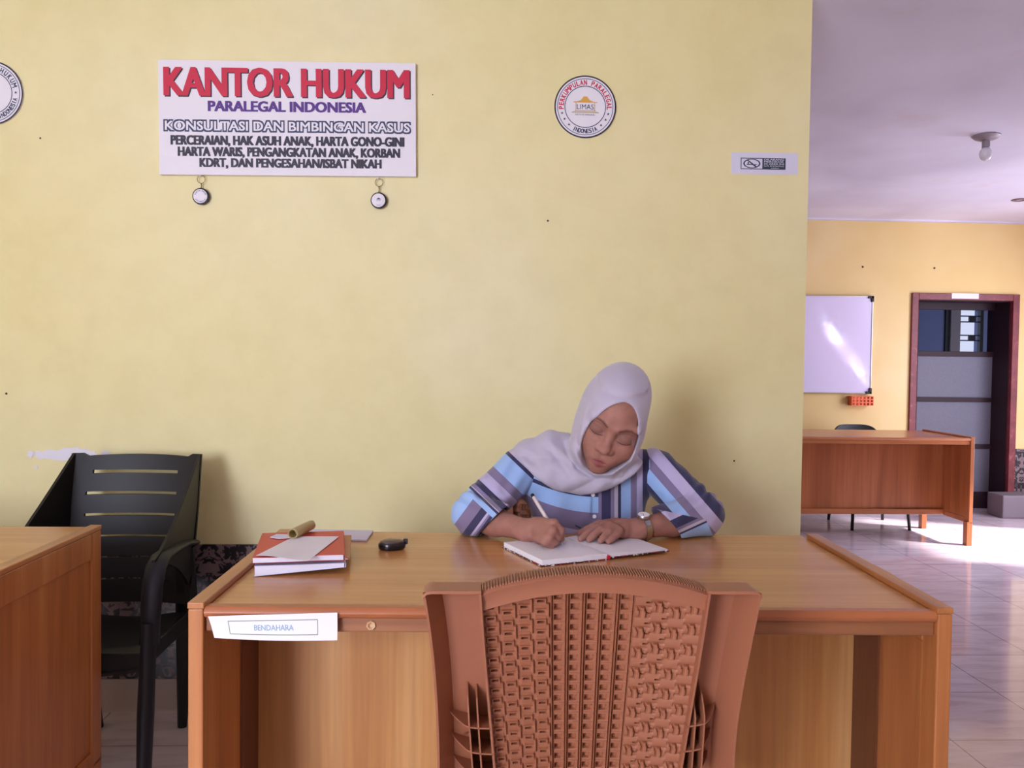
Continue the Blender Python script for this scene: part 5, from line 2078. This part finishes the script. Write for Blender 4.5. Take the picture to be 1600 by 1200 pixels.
# thin the cloth: remove the space the body fills
Hj.F = d.astype(np.float32)
V, Q = Hj.mesh()
m = mat('grey_lavender_scarf_cloth', srgb(186, 178, 196), .8, .15)
m.node_tree.nodes['Principled BSDF'].inputs['Sheen Weight'].default_value = .3
bump(m, noise(m, coords(m), 700, 2), .12, .001)
field_obj('headscarf', V, Q, m, person, relax=2)

# ---- wristwatch on her left wrist
fa = (WR_ - ER_); fa /= np.linalg.norm(fa)
wc = WR_ + (ER_ - WR_) * .06 + A3(.004, 0, 0)
dn = at(999.5, 806.5, wc[1]) - wc
dn = dn - fa * (dn @ fa); dn /= np.linalg.norm(dn)
dn = dn + A3(0, -.35, 0); dn = dn - fa * (dn @ fa); dn /= np.linalg.norm(dn)
sd = np.cross(fa, dn)
watch = thing('wristwatch', 'silver wristwatch with white dial on the left wrist of the writing woman', 'watch', wc)
mb = MB()
seg = 48
for i in range(seg):
    rings = []
    for k_ in (i, i + 1):
        a = 2 * PI * k_ / seg
        u_ = dn * math.cos(a) + sd * math.sin(a)
        rings.append([wc + u_ * .0300 - fa * .0075, wc + u_ * .0300 + fa * .0075, wc + u_ * .0322 + fa * .0075, wc + u_ * .0322 - fa * .0075])
    mb.hexa(rings[0] + rings[1])
mb.build('strap', M['steel'], watch)
cc = wc + dn * .0325
mb = MB(); mb.lathe([(.0145, -.002), (.0168, 0), (.0172, .004), (.0160, .0065), (.0142, .0062)], cc, dn, 40); mb.build('case', M['steel'], watch, smooth='auto')
mb = MB(); mb.lathe([(.0143, .0062), (.0143, .0066)], cc, dn, 40); mb.build('dial', M['board_white'], watch)
mb = MB()
dc = cc + dn * .0070
for a, l_ in ((.6, .008), (2.4, .011)):
    v_ = sd * math.cos(a) + fa * math.sin(a); w_ = np.cross(v_, dn) * .0005
    mb.add([dc - w_, dc + w_, dc + v_ * l_ + w_, dc + v_ * l_ - w_], [(0, 1, 2, 3)])
mb.build('hand', M['ink_dark'], watch)

# ---- pens
tip = on(879.5, 852.5, ZD + .0165)
top = at(831, 772, 2.12)
ax_ = (top - tip); Lp = np.linalg.norm(ax_); ax_ /= Lp
pen = thing('ballpoint_pen', 'white ballpoint pen held in the writing hand of the woman', 'pen', tip)
mb = MB(); mb.lathe([(.0042, .028), (.0046, .035), (.0048, .075), (.0048, Lp - .012), (.0044, Lp - .008)], tip, ax_, 20); mb.build('barrel', mat('ivory_plastic', srgb(212, 198, 196), .35), pen, smooth='auto')
mb = MB(); mb.lathe([(.0006, 0), (.0011, .004), (.0028, .012), (.0042, .028)], tip, ax_, 16); mb.build('tip', M['steel'], pen, smooth=True)
mb = MB(); mb.lathe([(.0046, Lp - .012), (.0046, Lp - .002), (.003, Lp)], tip, ax_, 16); mb.build('cap_end', M['black_plastic'], pen, smooth='auto')
ca, cb_ = at(899, 822, 2.150), at(930, 832, 2.150)
ca[2], cb_[2] = .797, .789
ax_ = cb_ - ca; ax_ /= np.linalg.norm(ax_)
ca = at(899, 821, 2.18); tgt = on(940, 842, ZD + .018); ax_ = tgt - ca; ax_ /= np.linalg.norm(ax_)
p2 = thing('capped_pen', 'clear capped pen end sticking out behind the resting hand of the woman', 'pen', ca)
mb = MB(); mb.lathe([(.0030, 0), (.0046, .003), (.0048, .02), (.0048, .05), (.004, .12)], ca, ax_, 16); mb.build('pen_barrel', M['glass'], p2, smooth='auto')
mb = MB(); mb.lathe([(.0016, .002), (.0016, .11)], ca, ax_, 10); mb.build('ink_tube', M['ink_dark'], p2, smooth='auto')
